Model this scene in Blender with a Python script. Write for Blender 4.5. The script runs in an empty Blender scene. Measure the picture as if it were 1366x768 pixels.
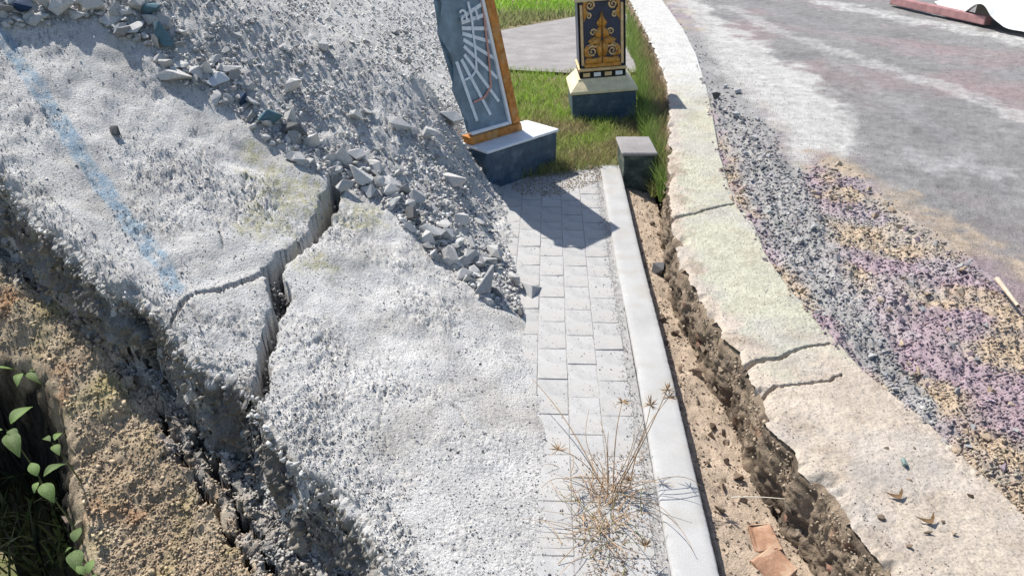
import bpy, bmesh, math
import numpy as np
from mathutils import Vector, Matrix
S = bpy.context.scene
COL = S.collection
PI = math.pi

# ------------------------------------------------------------------ camera
F, PITCH, CH = 1000.0, math.radians(28.8), 1.6      # focal length in photo pixels, tilt, eye height
cp, sp = math.cos(PITCH), math.sin(PITCH)
cam = bpy.data.cameras.new('camera'); cam.sensor_width = 36; cam.lens = 36 * F / 1366
cam.clip_start = 0.05; cam.clip_end = 3000
co = bpy.data.objects.new('camera', cam); COL.objects.link(co)
co.location = (0, 0, CH); co.rotation_euler = (PI / 2 - PITCH, 0, 0)
S.camera = co
# ------------------------------------------------------------------ sky, sun, exposure
SUN_EL = math.radians(51)
sh = np.array([0.69, -0.72]); sh /= np.linalg.norm(sh)          # shadows fall towards here
L = Vector((sh[0] * math.cos(SUN_EL), sh[1] * math.cos(SUN_EL), -math.sin(SUN_EL)))
W = bpy.data.worlds.new('World'); S.world = W; W.use_nodes = True
nt = W.node_tree; bg = nt.nodes['Background']
sky = nt.nodes.new('ShaderNodeTexSky'); sky.sky_type = 'NISHITA'; sky.sun_disc = False
sky.sun_elevation = SUN_EL
sky.sun_rotation = math.atan2(-L.x, -L.y)
nt.links.new(sky.outputs[0], bg.inputs[0]); bg.inputs[1].default_value = 0.115
sl = bpy.data.lights.new('sun', 'SUN'); sl.energy = 5.0; sl.angle = math.radians(0.5); sl.color = (1, 0.95, 0.875)
so = bpy.data.objects.new('sun', sl); COL.objects.link(so); so.rotation_euler = L.to_track_quat('-Z', 'Y').to_euler()
S.view_settings.view_transform = 'Standard'; S.view_settings.look = 'None'
S.view_settings.gamma = 1; S.view_settings.use_curve_mapping = False
S.view_settings.exposure = 0.44

# ------------------------------------------------------------------ small maths
rng = np.random.default_rng(7)
def A(*a): return np.array(a, float)
def ray(u, v):
    dv = 384 - v
    return A(u - 683, F * cp + dv * sp, -F * sp + dv * cp)
def gp(u, v, z=0.0):
    d = ray(u, v); t = (z - CH) / d[2]
    return A(d[0] * t, d[1] * t, z)
def vp(u, v, y):                                               # point on the upright plane Y=y
    d = ray(u, v); t = y / d[1]
    return A(d[0] * t, y, CH + d[2] * t)
def proj(x, y, z):
    dz = z - CH; zc = np.maximum(y * cp - dz * sp, 1e-3); yc = y * sp + dz * cp
    return 683 + F * x / zc, 384 - F * yc / zc
def sstep(a, b, x):
    t = np.clip((x - a) / (b - a), 0, 1); return t * t * (3 - 2 * t)
def _h(i, j, s):
    n = (i * 374761393 + j * 668265263 + s * 974634777) & 0x7fffffff
    n = ((n ^ (n >> 13)) * 1274126177) & 0x7fffffff
    n = ((n ^ (n >> 16)) * 668265263) & 0x7fffffff
    return (n ^ (n >> 15)) & 0xffff
def vn(x, y, s=0):                                             # gradient noise about -1..1
    xi = np.floor(x).astype(np.int64); yi = np.floor(y).astype(np.int64)
    fx, fy = x - xi, y - yi
    u = fx * fx * fx * (fx * (fx * 6 - 15) + 10); v = fy * fy * fy * (fy * (fy * 6 - 15) + 10)
    def g(i, j, dx, dy):
        a = _h(i, j, s) * (2 * PI / 65536); return np.cos(a) * dx + np.sin(a) * dy
    n0 = g(xi, yi, fx, fy) * (1 - u) + g(xi + 1, yi, fx - 1, fy) * u
    n1 = g(xi, yi + 1, fx, fy - 1) * (1 - u) + g(xi + 1, yi + 1, fx - 1, fy - 1) * u
    return (n0 * (1 - v) + n1 * v) * 1.5
def fbm(x, y, sc, octv=3, s=0, gain=.5):
    r = 0; a = 1
    for o in range(octv):
        r = r + a * vn(x * sc, y * sc, s + o * 17); a *= gain; sc *= 2.03
    return r
def pl_dist(x, y, P):
    """distance to a polyline (n,2), the parameter along it, and the signed side (+ = left of its direction)"""
    best = np.full(np.shape(x), 1e9); par = np.zeros(np.shape(x)); side = np.zeros(np.shape(x))
    for k in range(len(P) - 1):
        ax, ay = P[k][:2]; bx, by = P[k + 1][:2]
        dx, dy = bx - ax, by - ay; l2 = dx * dx + dy * dy + 1e-12
        tr = ((x - ax) * dx + (y - ay) * dy) / l2; t = np.clip(tr, 0, 1)
        d = np.hypot(x - ax - t * dx, y - ay - t * dy)
        sd = dx * (y - ay) - dy * (x - ax)
        m = d < best - 1e-9
        best = np.where(m, d, best); par = np.where(m, k + t, par); side = np.where(m, sd, side)
    return best, par, np.sign(side)
def inpoly(x, y, P):
    c = np.zeros(np.shape(x), bool); n = len(P)
    for k in range(n):
        x0, y0 = P[k]; x1, y1 = P[(k + 1) % n]
        if y0 == y1: continue
        m = ((y0 > y) != (y1 > y)) & (x < (x1 - x0) * (y - y0) / (y1 - y0) + x0)
        c ^= m
    return c
def blend(T, c, m): return T * (1 - m[:, None]) + A(*c) * m[:, None]
def pinterp(P, par):
    P = np.asarray(P, float); return np.interp(par, np.arange(len(P)), P)

# ------------------------------------------------------------------ materials
MATS = {}
def mat(name, base=None, var=.25, ns=30, bump=.4, bs=180, bd=.004, rough=.92, rnd=0, spec=.2, fine=0, metal=0, hue=None, transl=0):
    m = bpy.data.materials.new(name); m.use_nodes = True; t = m.node_tree; N = t.nodes; K = t.links
    b = N['Principled BSDF']; b.inputs['Roughness'].default_value = rough; b.inputs['Metallic'].default_value = metal
    b.inputs['Specular IOR Level'].default_value = spec
    tc = N.new('ShaderNodeTexCoord')
    if base is None:
        a = N.new('ShaderNodeAttribute'); a.attribute_name = 'tint'; col = a.outputs['Color']
    else:
        a = N.new('ShaderNodeRGB'); a.outputs[0].default_value = (*base, 1); col = a.outputs[0]
    def noise(sc, det=5, ro=.6):
        n = N.new('ShaderNodeTexNoise'); n.inputs['Scale'].default_value = sc; n.inputs['Detail'].default_value = det
        n.inputs['Roughness'].default_value = ro; K.new(tc.outputs['Object'], n.inputs['Vector']); return n.outputs['Fac']
    def mr(src, a0, a1, b0, b1):
        r = N.new('ShaderNodeMapRange'); K.new(src, r.inputs[0])
        for i, q in enumerate((a0, a1, b0, b1)): r.inputs[i + 1].default_value = q
        return r.outputs[0]
    def scale(c, f):
        r = N.new('ShaderNodeVectorMath'); r.operation = 'SCALE'; K.new(c, r.inputs[0])
        if isinstance(f, float): r.inputs['Scale'].default_value = f
        else: K.new(f, r.inputs['Scale'])
        return r.outputs[0]
    if var:
        col = scale(col, mr(noise(ns), .3, .7, 1 - var, 1 + var))
    if fine:                                                        # fine dark grains
        col = scale(col, mr(noise(bs * 1.3, 3, .7), .36, .52, 1 - fine, 1.0))
    if rnd:
        oi = N.new('ShaderNodeObjectInfo'); col = scale(col, mr(oi.outputs['Random'], 0, 1, 1 - rnd, 1 + rnd))
    if hue:
        mx = N.new('ShaderNodeMix'); mx.data_type = 'RGBA'; mx.inputs['B'].default_value = (*hue[0], 1)
        K.new(mr(noise(hue[1], 4), .5, .62, 0, hue[2]), mx.inputs['Factor']); K.new(col, mx.inputs['A']); col = mx.outputs['Result']
    K.new(col, b.inputs['Base Color'])
    if bump:
        bp = N.new('ShaderNodeBump'); bp.inputs['Strength'].default_value = bump; bp.inputs['Distance'].default_value = bd
        K.new(noise(bs, 6, .68), bp.inputs['Height']); K.new(bp.outputs[0], b.inputs['Normal'])
    if transl:
        tr = N.new('ShaderNodeBsdfTranslucent'); K.new(col, tr.inputs[0]); ms = N.new('ShaderNodeMixShader'); ms.inputs[0].default_value = transl
        K.new(b.outputs[0], ms.inputs[1]); K.new(tr.outputs[0], ms.inputs[2]); K.new(ms.outputs[0], N['Material Output'].inputs[0])
    MATS[name] = m; return m
mat('concrete', None, .14, 9, 1, 120, .012, .95, fine=.36)
mat('soil', None, .25, 18, 1, 130, .008, .96, fine=.32)
mat('roadtop', None, .2, 14, .8, 120, .008, .93, fine=.40)
mat('cap', None, .14, 12, .8, 100, .007, .94, fine=.32)
mat('loose', None, .25, 60, .6, 220, .003, .9, fine=.2)
mat('stone', None, .22, 22, .6, 90, .004, .88, fine=.2)
mat('paver', (.42, .417, .41), .2, 11, .5, 200, .003, .93, rnd=.05, fine=.22, hue=((.37, .355, .33), 7, .6))
mat('sand', (.40, .392, .375), .25, 40, .8, 240, .004, .95, fine=.4)
mat('kerb', (.41, .41, .405), .10, 5, .35, 200, .003, .93, fine=.12, hue=((.36, .34, .30), 6, .5))
mat('grass', None, .15, 10, 0, transl=.35, rough=.7)
mat('slate', (.035, .072, .115), .35, 26, .5, 60, .004, .45, spec=.5, hue=((.16, .21, .25), 9, .45))
mat('cream', (.66, .58, .38), .16, 20, .2, 90, .002, .6)
mat('white', (.74, .76, .78), .08, 20, .2, 90, .002, .6)
mat('gold', (.50, .225, .035), .38, 34, .35, 120, .002, .42, spec=.5, hue=((.62, .40, .12), 40, .6))
mat('palegold', (.66, .47, .24), .2, 30, .2, 120, .002, .45, spec=.5)
mat('navy', (.010, .024, .065), .3, 20, .15, 90, .001, .35, spec=.5)
mat('black', (.012, .012, .014), .2, 20, .2, 90, .002, .5)
mat('orangewood', (.46, .19, .045), .4, 26, .5, 50, .003, .6, hue=((.50, .32, .14), 16, .6))
mat('panel', (.15, .225, .29), .4, 10, .15, 90, .001, .4, spec=.5, hue=((.12, .19, .26), 12, .5))
mat('raypaint', (.66, .72, .78), .12, 40, .1, 90, .001, .5)
mat('redpaint', (.50, .26, .22), .2, 40, .1, 90, .001, .5)
mat('mossstone', (.055, .075, .065), .4, 22, .8, 90, .006, .9, hue=((.20, .22, .18), 20, .5))
mat('tarp', (.74, .75, .76), .08, 6, .5, 14, .02, .55)
mat('redbeam', (.34, .19, .19), .25, 12, .5, 60, .004, .85)
mat('dark', (.03, .028, .026), .3, 12, .5, 60, .004, .9)
mat('straw', (.36, .25, .15), .3, 50, 0, rough=.8, rnd=.3)
mat('strawpale', (.72, .66, .54), .1, 50, 0, rough=.7)
mat('greenstalk', (.16, .17, .06), .3, 50, 0, rough=.8)
mat('leaf', (.12, .20, .05), .4, 26, .4, 40, .004, .55, spec=.3, transl=.25, hue=((.27, .33, .15), 34, .5), rnd=.35)
mat('stem', (.10, .12, .05), .3, 30, 0)
mat('brick', (.34, .20, .13), .3, 22, .7, 140, .004, .92, hue=((.50, .38, .27), 16, .6))
mat('wood', (.50, .42, .33), .2, 40, .4, 60, .002, .8)
mat('deadleaf', (.16, .10, .05), .3, 30, .3, 60, .002, .8)

# ------------------------------------------------------------------ objects
def mesh_np(name, V, Q, tint=None, smooth=False):
    V = np.ascontiguousarray(V, np.float32); Q = np.ascontiguousarray(Q, np.int32); k = Q.shape[1]
    me = bpy.data.meshes.new(name); me.vertices.add(len(V)); me.vertices.foreach_set('co', V.ravel())
    me.loops.add(Q.size); me.loops.foreach_set('vertex_index', Q.ravel())
    me.polygons.add(len(Q)); me.polygons.foreach_set('loop_start', np.arange(0, Q.size, k, dtype=np.int32))
    me.update(calc_edges=True)
    if tint is not None:
        at = me.attributes.new('tint', 'FLOAT_COLOR', 'POINT')
        c = np.ones((len(V), 4), np.float32); c[:, :3] = np.clip(tint, 0, 1); at.data.foreach_set('color', c.ravel())
    if smooth: me.polygons.foreach_set('use_smooth', np.ones(len(Q), bool))
    return me
def ob(name, me, m=None, parent=None, label=None, cat=None, group=None, kind=None, loc=None):
    o = bpy.data.objects.new(name, me); COL.objects.link(o)
    if m is not None and me is not None and not me.materials: me.materials.append(MATS[m])
    if loc is not None: o.location = loc
    if parent: o.parent = parent
    for k, v in (('label', label), ('category', cat), ('group', group), ('kind', kind)):
        if v: o[k] = v
    return o
def grid_quads(nr, nc):
    i = np.arange(nr - 1)[:, None] * nc + np.arange(nc - 1)[None, :]
    return np.stack([i, i + 1, i + nc + 1, i + nc], -1).reshape(-1, 4)
def submesh(V, Q, T, mask):
    q = Q[mask]; ids = np.unique(q); mp = np.full(len(V), -1, np.int64); mp[ids] = np.arange(len(ids))
    return V[ids], mp[q], (T[ids] if T is not None else None)
def bm_mesh(bm, name, smooth=False):
    bmesh.ops.recalc_face_normals(bm, faces=bm.faces)
    me = bpy.data.meshes.new(name); bm.to_mesh(me); bm.free()
    if smooth:
        for p in me.polygons: p.use_smooth = True
    return me
def box_bm(bm, lo, hi, mtx=None, bev=0, seg=1):
    r = bmesh.ops.create_cube(bm, size=1); vs = r['verts']
    for v in vs:
        v.co = Vector([lo[i] + (hi[i] - lo[i]) * (v.co[i] + .5) for i in range(3)])
    if bev:
        es = list({e for v in vs for e in v.link_edges})
        rb = bmesh.ops.bevel(bm, geom=es, offset=bev, segments=seg, affect='EDGES', profile=.6)
        vs = list({v for f in rb['faces'] for v in f.verts} | {v for v in vs if v.is_valid})
        es = set(vs)
        for v in list(es):
            for f in v.link_faces: es.update(f.verts)
        vs = list(es)
    if mtx is not None:
        for v in vs: v.co = mtx @ v.co
def box(name, lo, hi, m, parent=None, bev=.004, **k):
    bm = bmesh.new(); box_bm(bm, lo, hi, None, bev); return ob(name, bm_mesh(bm, name), m, parent, **k)
def tube_np(P, R, n=5):
    """tapered tube along the points P with radii R -> verts, tris-as-quads"""
    P = np.asarray(P, float); R = np.broadcast_to(np.asarray(R, float), (len(P),)); T = np.gradient(P, axis=0)
    T /= np.linalg.norm(T, axis=1, keepdims=True) + 1e-9
    up = np.where(np.abs(T[:, 2:3]) > .9, A(1, 0, 0), A(0, 0, 1)); X = np.cross(T, up); X /= np.linalg.norm(X, axis=1, keepdims=True) + 1e-9
    Y = np.cross(T, X); a = np.arange(n) * 2 * PI / n
    V = P[:, None] + R[:, None, None] * (np.cos(a)[None, :, None] * X[:, None] + np.sin(a)[None, :, None] * Y[:, None])
    i = np.arange(len(P) - 1)[:, None] * n + np.arange(n)[None]; j = np.arange(len(P) - 1)[:, None] * n + (np.arange(n)[None] + 1) % n
    return V.reshape(-1, 3), np.stack([i, j, j + n, i + n], -1).reshape(-1, 4)
def merge(parts):
    V, Q, o = [], [], 0
    for v, q in parts: V.append(v); Q.append(q + o); o += len(v)
    return np.concatenate(V), np.concatenate(Q)
# rocks: convex hulls of random points
def rock(seed, n=14, flat=.75, bev=0):
    r = np.random.default_rng(seed); P = r.normal(size=(n, 3)); P /= np.linalg.norm(P, axis=1, keepdims=True)
    P *= r.uniform(.75, 1.05, (n, 1)); P *= A(1, r.uniform(.6, .95), flat * r.uniform(.7, 1.1)) * .5
    bm = bmesh.new()
    for p in P: bm.verts.new(p)
    h = bmesh.ops.convex_hull(bm, input=bm.verts)
    bmesh.ops.delete(bm, geom=[v for v in bm.verts if not v.link_faces], context='VERTS')
    if bev:
        bmesh.ops.dissolve_limit(bm, angle_limit=.25, verts=bm.verts, edges=bm.edges)
        bmesh.ops.bevel(bm, geom=list(bm.edges), offset=bev, segments=1, affect='EDGES')
    bmesh.ops.triangulate(bm, faces=bm.faces)
    return bm
PROTO = []
for k in range(14):
    bm = rock(100 + k, 8 + k % 3); bm.verts.index_update()
    PROTO.append((np.array([v.co[:] for v in bm.verts]), np.array([[v.index for v in f.verts] for f in bm.faces]))); bm.free()
def rotmats(n, tilt=PI):
    a, b, c = rng.uniform(-PI, PI, n), rng.uniform(-tilt, tilt, n), rng.uniform(-tilt, tilt, n)
    ca, sa, cb, sb, cc, sc = np.cos(a), np.sin(a), np.cos(b), np.sin(b), np.cos(c), np.sin(c); z = np.zeros(n); o = z + 1
    Rz = np.stack([ca, -sa, z, sa, ca, z, z, z, o], -1).reshape(-1, 3, 3)
    Ry = np.stack([cb, z, sb, z, o, z, -sb, z, cb], -1).reshape(-1, 3, 3)
    Rx = np.stack([o, z, z, z, cc, -sc, z, sc, cc], -1).reshape(-1, 3, 3)
    return Rz @ Ry @ Rx
def scatter(name, P, size, tint, tilt=.7):
    """many small stones as one mesh"""
    R = rotmats(len(P), tilt); which = rng.integers(0, len(PROTO), len(P)); VV, QQ, TT, o = [], [], [], 0
    for k, (v, f) in enumerate(PROTO):
        m = which == k; n = m.sum()
        if not n: continue
        X = np.einsum('nij,vj->nvi', R[m], v) * size[m][:, None, None] + P[m][:, None]
        VV.append(X.reshape(-1, 3)); QQ.append((f[None] + (np.arange(n) * len(v))[:, None, None] + o).reshape(-1, 3))
        TT.append(np.repeat(tint[m], len(v), 0)); o += n * len(v)
    return mesh_np(name, np.concatenate(VV), np.concatenate(QQ), np.concatenate(TT))

# ================================================================== LEFT SIDE: cracked slab, rubble heap, bank
TOE = np.array([gp(u, v)[:2] for u, v in [(748, 900), (745, 768), (735, 620), (718, 500), (702, 425), (690, 365), (680, 300), (668, 250), (654, 212), (636, 150), (638, 100), (640, 50), (642, 0), (642, -50)]])
toe_x = lambda y: np.interp(y, TOE[:, 1], TOE[:, 0])
def slope(y): return np.interp(y, [.9, 1.35, 1.8, 2.4, 3.0, 4.0, 5.5, 9], [.06, .09, .17, .29, .40, .52, .58, .58])
def H(x, y):
    d = toe_x(y) - x + (.05 * vn(x * 5, y * 5, 11) + .025 * vn(x * 14, y * 14, 12)) * sstep(5, 3, y)
    bump = .40 * sstep(0, .5, d) * np.exp(-((y - 4.25) / .7) ** 2)
    return slope(y) * d - .004 + bump
def march(fn, u, v, t0=.0008, t1=.03):
    d = ray(u, v); t = np.geomspace(t0, t1, 2600); x, y, z = d[0] * t, d[1] * t, CH + d[2] * t
    k = np.argmax(z < fn(x, y)); 
    if k == 0: return gp(u, v)
    return A(x[k], y[k], float(fn(x[k:k + 1], y[k:k + 1])[0]))
def trace(fn, pts): return np.array([march(fn, u, v) for u, v in pts])
EDGE = trace(H, [(-260, 40), (-120, 140), (-50, 190), (0, 232), (25, 270), (48, 296), (78, 318), (112, 358), (142, 384), (176, 392), (204, 408), (224, 440), (246, 470), (268, 488), (300, 500), (326, 510), (338, 548), (352, 566), (372, 592), (402, 630), (440, 652), (470, 682), (500, 722), (520, 775), (560, 860), (600, 1000)])[:, :2]
def edge_d(x, y):                                               # + outside the slab (down the bank)
    d, par, sd = pl_dist(x, y, EDGE); return -sd * d
def G0(x, y):
    e = edge_d(x, y) + .02 * fbm(x, y, 7, 2, 5)
    lw = sstep(1.2, 3.2, y)
    drop = (.26 + .08 * lw) * sstep(-.03, .035, e) + (.08 + .04 * lw) * sstep(.05, .30, e) + .30 * np.maximum(e - .22, 0)
    return np.minimum(H(x, y), 99) - drop
PIT = trace(G0, [(-300, 430), (-80, 462), (0, 474), (40, 480), (70, 500), (84, 545), (100, 590), (98, 640), (112, 690), (132, 768), (150, 850), (160, 950)])[:, :2]
def G(x, y):
    z = G0(x, y); d, par, sd = pl_dist(x, y, PIT); p = -sd * d + .02 * fbm(x, y, 12, 2, 9)
    return z - 1.0 * sstep(0, .22, p)
SOILB = trace(G0, [(-300, 250), (-80, 338), (0, 368), (50, 394), (78, 400), (112, 430), (140, 474), (165, 516), (190, 556), (222, 590), (252, 622), (285, 672), (322, 722), (352, 768), (400, 850), (440, 950)])[:, :2]
CRK = [(450, 236, 16), (434, 288, 30), (420, 310, 24), (400, 328, 15), (378, 344, 18), (362, 360, 26), (374, 386, 28), (373, 410, 22), (359, 440, 20), (352, 480, 20), (346, 520, 24), (337, 552, 26), (343, 585, 20), (340, 620, 14)]
CP = trace(H, [c[:2] for c in CRK[:11]] ); CP = np.vstack([CP, trace(G0, [c[:2] for c in CRK[11:]])])
CW = [c[2] * np.linalg.norm(p - A(0, 0, CH)) / F * .66 for c, p in zip(CRK, CP)]
FIN = trace(H, [(364, 362), (345, 366), (330, 372), (312, 378), (296, 384), (276, 388), (250, 396), (228, 430)])
FIS = trace(G0, [(186, 425), (200, 456), (216, 492), (234, 530), (254, 566), (272, 598), (296, 640), (326, 690), (352, 740), (380, 790)])
FIS2 = trace(G0, [(212, 545), (240, 600), (270, 650), (300, 700), (340, 768)])
# the perspective-dense grid over the whole left side
ys = np.exp(np.linspace(math.log(.95), math.log(15.5), 780))
us = np.linspace(-.95, .12, 570)
Yg, Ug = np.meshgrid(ys, us, indexing='ij'); Yg = Yg.ravel().copy(); Xg = Ug.ravel() * Yg
Xg = Xg + .0006 * rng.normal(size=Xg.size) * Yg; Yg += .0008 * rng.normal(size=Yg.size) * Yg
Zg = G(Xg, Yg); e = edge_d(Xg, Yg); sbd, _, sbs = pl_dist(Xg, Yg, SOILB); eb = -sbs * sbd + .03 * fbm(Xg, Yg, 6, 3, 100); pu, pv = proj(Xg, Yg, H(Xg, Yg))
RUB = [(-400, 20), (0, 36), (30, 40), (70, 28), (130, 24), (160, 48), (212, 78), (240, 104), (300, 142), (350, 184), (400, 216), (446, 238), (470, 252), (505, 268), (540, 302), (580, 342), (620, 378), (650, 402), (705, 424), (760, 424), (760, -400), (-400, -400)]
isrub = inpoly(pu + 10 * vn(Xg * 8, Yg * 8, 3), pv + 8 * vn(Xg * 8, Yg * 8, 4), RUB) & (e < 0)
rough = np.clip(.50 + 1.15 * fbm(Xg, Yg, 2.6, 3, 21), .10, 1.35)
smoothzone = sstep(0, .35, toe_x(Yg) - Xg)
rough = rough * (.25 + .75 * smoothzone); rough = np.where(e > -.10, np.maximum(rough, .9 + 2 * (e + .1)), rough)
rough = np.where(isrub, 1.15, rough); rough = np.clip(rough, 0, 1.9)
lo = .009 * fbm(Xg, Yg, 1.6, 2, 31) * smoothzone
mid = .0060 * fbm(Xg, Yg, 16, 2, 32); gr = .0062 * fbm(Xg, Yg, 55, 3, 33, .62)
pits = -.007 * np.clip(np.abs(vn(Xg * 30, Yg * 30, 40)) * 2.2 - .85, 0, 1) - .010 * sstep(.38, .55, vn(Xg * 62, Yg * 62, 41)) * np.clip(.5 + 1.5 * fbm(Xg, Yg, 5, 2, 42), 0, 1)
disp = lo + rough * (mid + gr + pits)
out = sstep(-.02, .05, e)
calm = 1 - .62 * sstep(-.03, .05, eb) * (e > 0)
disp = np.where(e > .02, disp * calm, disp) + out * calm * (.022 * fbm(Xg, Yg, 9, 3, 51) + .012 * fbm(Xg, Yg, 30, 2, 52))
disp = np.where(e < -.02, disp, disp)
Zg = Zg + disp
# cracks
cd, cpar, _ = pl_dist(Xg + .016 * vn(Xg * 13, Yg * 13, 64) + .007 * vn(Xg * 34, Yg * 34, 65), Yg + .016 * vn(Xg * 13, Yg * 13, 66) + .007 * vn(Xg * 34, Yg * 34, 67), CP[:, :2]); cw = np.interp(cpar, np.arange(len(CW)), CW) * (1 + .35 * vn(Xg * 22, Yg * 22, 61)) * .5
incr = 1 - sstep(cw * .75, cw * 1.12 + .004, cd + .006 * vn(Xg * 45, Yg * 45, 62))
Zg -= incr * (.30 + .08 * vn(Xg * 20, Yg * 20, 63))
Zg -= .012 * (1 - sstep(0, .05, cd)) * (1 - incr)
for PL_, w_, dep in ((FIN, .008, .10), (FIS, .013, .22), (FIS2, .009, .10)):
    d_, p_, _ = pl_dist(Xg, Yg, PL_[:, :2]); fw = w_ * (.8 + .6 * vn(Xg * 14, Yg * 14, 70)) * (1 if dep != .10 else (1 - .5 * p_ / 7))
    Zg -= dep * (1 - sstep(fw * .6, fw * 1.2 + .003, d_ + .006 * vn(Xg * 30, Yg * 30, 71)))
for px_ in ([(60, 150), (96, 190), (120, 240), (150, 262), (172, 300)], [(250, 150), (270, 200), (262, 240), (290, 290), (300, 330)], [(430, 420), (480, 452), (520, 500), (585, 520), (640, 580)], [(520, 500), (505, 560), (530, 640)], [(395, 455), (412, 462), (430, 450), (445, 452)], [(560, 380), (600, 440), (655, 470)]):
    hp = trace(H, px_)[:, :2]; lo_, hi_ = hp.min(0) - .06, hp.max(0) + .06; ii = np.where((Xg > lo_[0]) & (Xg < hi_[0]) & (Yg > lo_[1]) & (Yg < hi_[1]) & (e < 0))[0]; xa, ya = Xg[ii], Yg[ii]
    d_, p_, _ = pl_dist(xa + .012 * vn(xa * 16, ya * 16, 75), ya + .012 * vn(xa * 16, ya * 16, 76), hp)
    Zg[ii] -= .012 * (1 - sstep(.001, .006, d_)) * np.clip(.5 + 1.6 * vn(xa * 5, ya * 5, 77), 0, 1)
# sideways crumble on the steep face
k_ = np.maximum(sstep(-.03, .015, e) * (1 - sstep(.3, .6, e)) * calm, incr * .55)
Xg2 = Xg + k_ * (.026 * fbm(Xg + 2 * Zg, Yg + Zg, 11, 3, 81, .6) + .010 * fbm(Yg + 3 * Zg, Zg * 2, 30, 2, 83)); Yg2 = Yg + k_ * (.026 * fbm(Xg - Zg, Yg - 2 * Zg, 11, 3, 82, .6) + .010 * fbm(Xg - 3 * Zg, Zg * 2, 30, 2, 84))
V = np.stack([Xg2, Yg2, Zg], -1)
# colours of the stuff itself
conc = A(.63, .62, .60); soilc = A(.39, .305, .21); grey = A(.34, .325, .30)
T = np.tile(conc, (len(V), 1)) * (1 + .10 * fbm(Xg, Yg, 3, 3, 90))[:, None]; T = blend(T, (.43, .405, .365), .55 * np.clip(1.6 * fbm(Xg, Yg, 2.2, 4, 91, .6) - .25, 0, 1)); T = blend(T, (.22, .215, .21), .8 * sstep(.42, .6, vn(Xg * 75, Yg * 75, 92)) * np.clip(.4 + 1.2 * fbm(Xg, Yg, 4, 2, 93), 0, 1))
sd_, sp_, _ = pl_dist(Xg, Yg, trace(H, [(-40, 0), (5, 50), (60, 132), (112, 210), (160, 280), (212, 345), (232, 384)])[:, :2])
sw = .036 * (1 + .3 * vn(Xg * 10, Yg * 10, 95))
T = blend(T, (.30, .42, .52), .85 * (1 - sstep(sw * .6, sw * 1.2, sd_)) * np.clip(.9 + 1.2 * fbm(Xg, Yg, 26, 3, 96, .65), .2, 1) * (e < 0))
for (u, v, r) in ((385, 255, .22), (350, 300, .14), (480, 285, .14), (420, 350, .10), (335, 205, .09), (400, 205, .09)):
    c = march(H, u, v); m = (1 - sstep(.3, 1, np.hypot(Xg - c[0], Yg - c[1]) / r + .5 * fbm(Xg, Yg, 12, 2, 97)))
    T = blend(T, (.46, .44, .28), .85 * m * np.clip(.6 + fbm(Xg, Yg, 40, 2, 98), 0, 1))
# bank colours: darker grey concrete side, earth further down
en = e + .05 * fbm(Xg, Yg, 5, 3, 99)
T = blend(T, grey, .75 * sstep(-.01, .05, en))
T = blend(T, (.40, .31, .22), np.clip(.95 * sstep(-.12, -.02, eb) * (.6 + .8 * fbm(Xg, Yg, 9, 2, 106)), 0, 1) * (e > 0))
so_ = blend(np.tile(soilc, (len(V), 1)), (.49, .40, .285), np.clip(.5 + fbm(Xg, Yg, 4, 3, 101), 0, 1))
so_ = blend(so_, (.36, .15, .05), np.clip(fbm(Xg, Yg, 6, 2, 102) - .4, 0, .5)); so_ = blend(so_, (.34, .29, .12), np.clip(fbm(Xg, Yg, 5, 2, 103) - .2, 0, .6))
sm_ = sstep(-.015, .02, eb) * (e > 0); T = T * (1 - sm_[:, None]) + so_ * sm_[:, None]
pd_, _, ps_ = pl_dist(Xg, Yg, PIT); T = blend(T, (.018, .016, .013), sstep(-.01, .06, -ps_ * pd_ + .03 * vn(Xg * 20, Yg * 20, 104)))  # hollow painted near black: its shade is put into the soil colour
T = np.where(isrub[:, None], T * 0 + A(.58, .57, .55) * (1 + .15 * fbm(Xg, Yg, 6, 3, 105))[:, None], T)
Q = grid_quads(len(ys), len(us)); fc = lambda a: a[Q].mean(1)
fx, fy = fc(Xg), fc(Yg); fe = fc(e); fr = isrub[Q].sum(1) > 2; keep = (toe_x(fy) - fx > -.06) & ~((fy > 4.6) & (toe_x(fy) - fx < 0))
# which slab: side of the crack line / fine crack
_, _, cs = pl_dist(fx, fy, np.vstack([CP[:, :2][:1] + A(.10, .5), CP[:, :2], CP[-1:, :2] + A(.1, -1.2)]))
left = cs < 0
_, _, fs = pl_dist(fx, fy, np.vstack([FIN[:, :2], FIN[-1:, :2] + A(-.7, -.25)]))
soilf = (fc(eb) > -.02) & (fe > .02)
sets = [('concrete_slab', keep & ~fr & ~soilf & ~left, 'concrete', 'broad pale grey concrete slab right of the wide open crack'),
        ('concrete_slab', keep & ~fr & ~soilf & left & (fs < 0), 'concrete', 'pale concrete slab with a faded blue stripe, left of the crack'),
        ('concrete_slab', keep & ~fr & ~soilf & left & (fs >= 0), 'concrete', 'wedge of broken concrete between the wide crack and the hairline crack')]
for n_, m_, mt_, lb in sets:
    if m_.sum(): ob(n_, mesh_np(n_, *submesh(V, Q, T, m_), smooth=True), mt_, label=lb, cat='concrete slab', group='pieces of the cracked slab')
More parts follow.
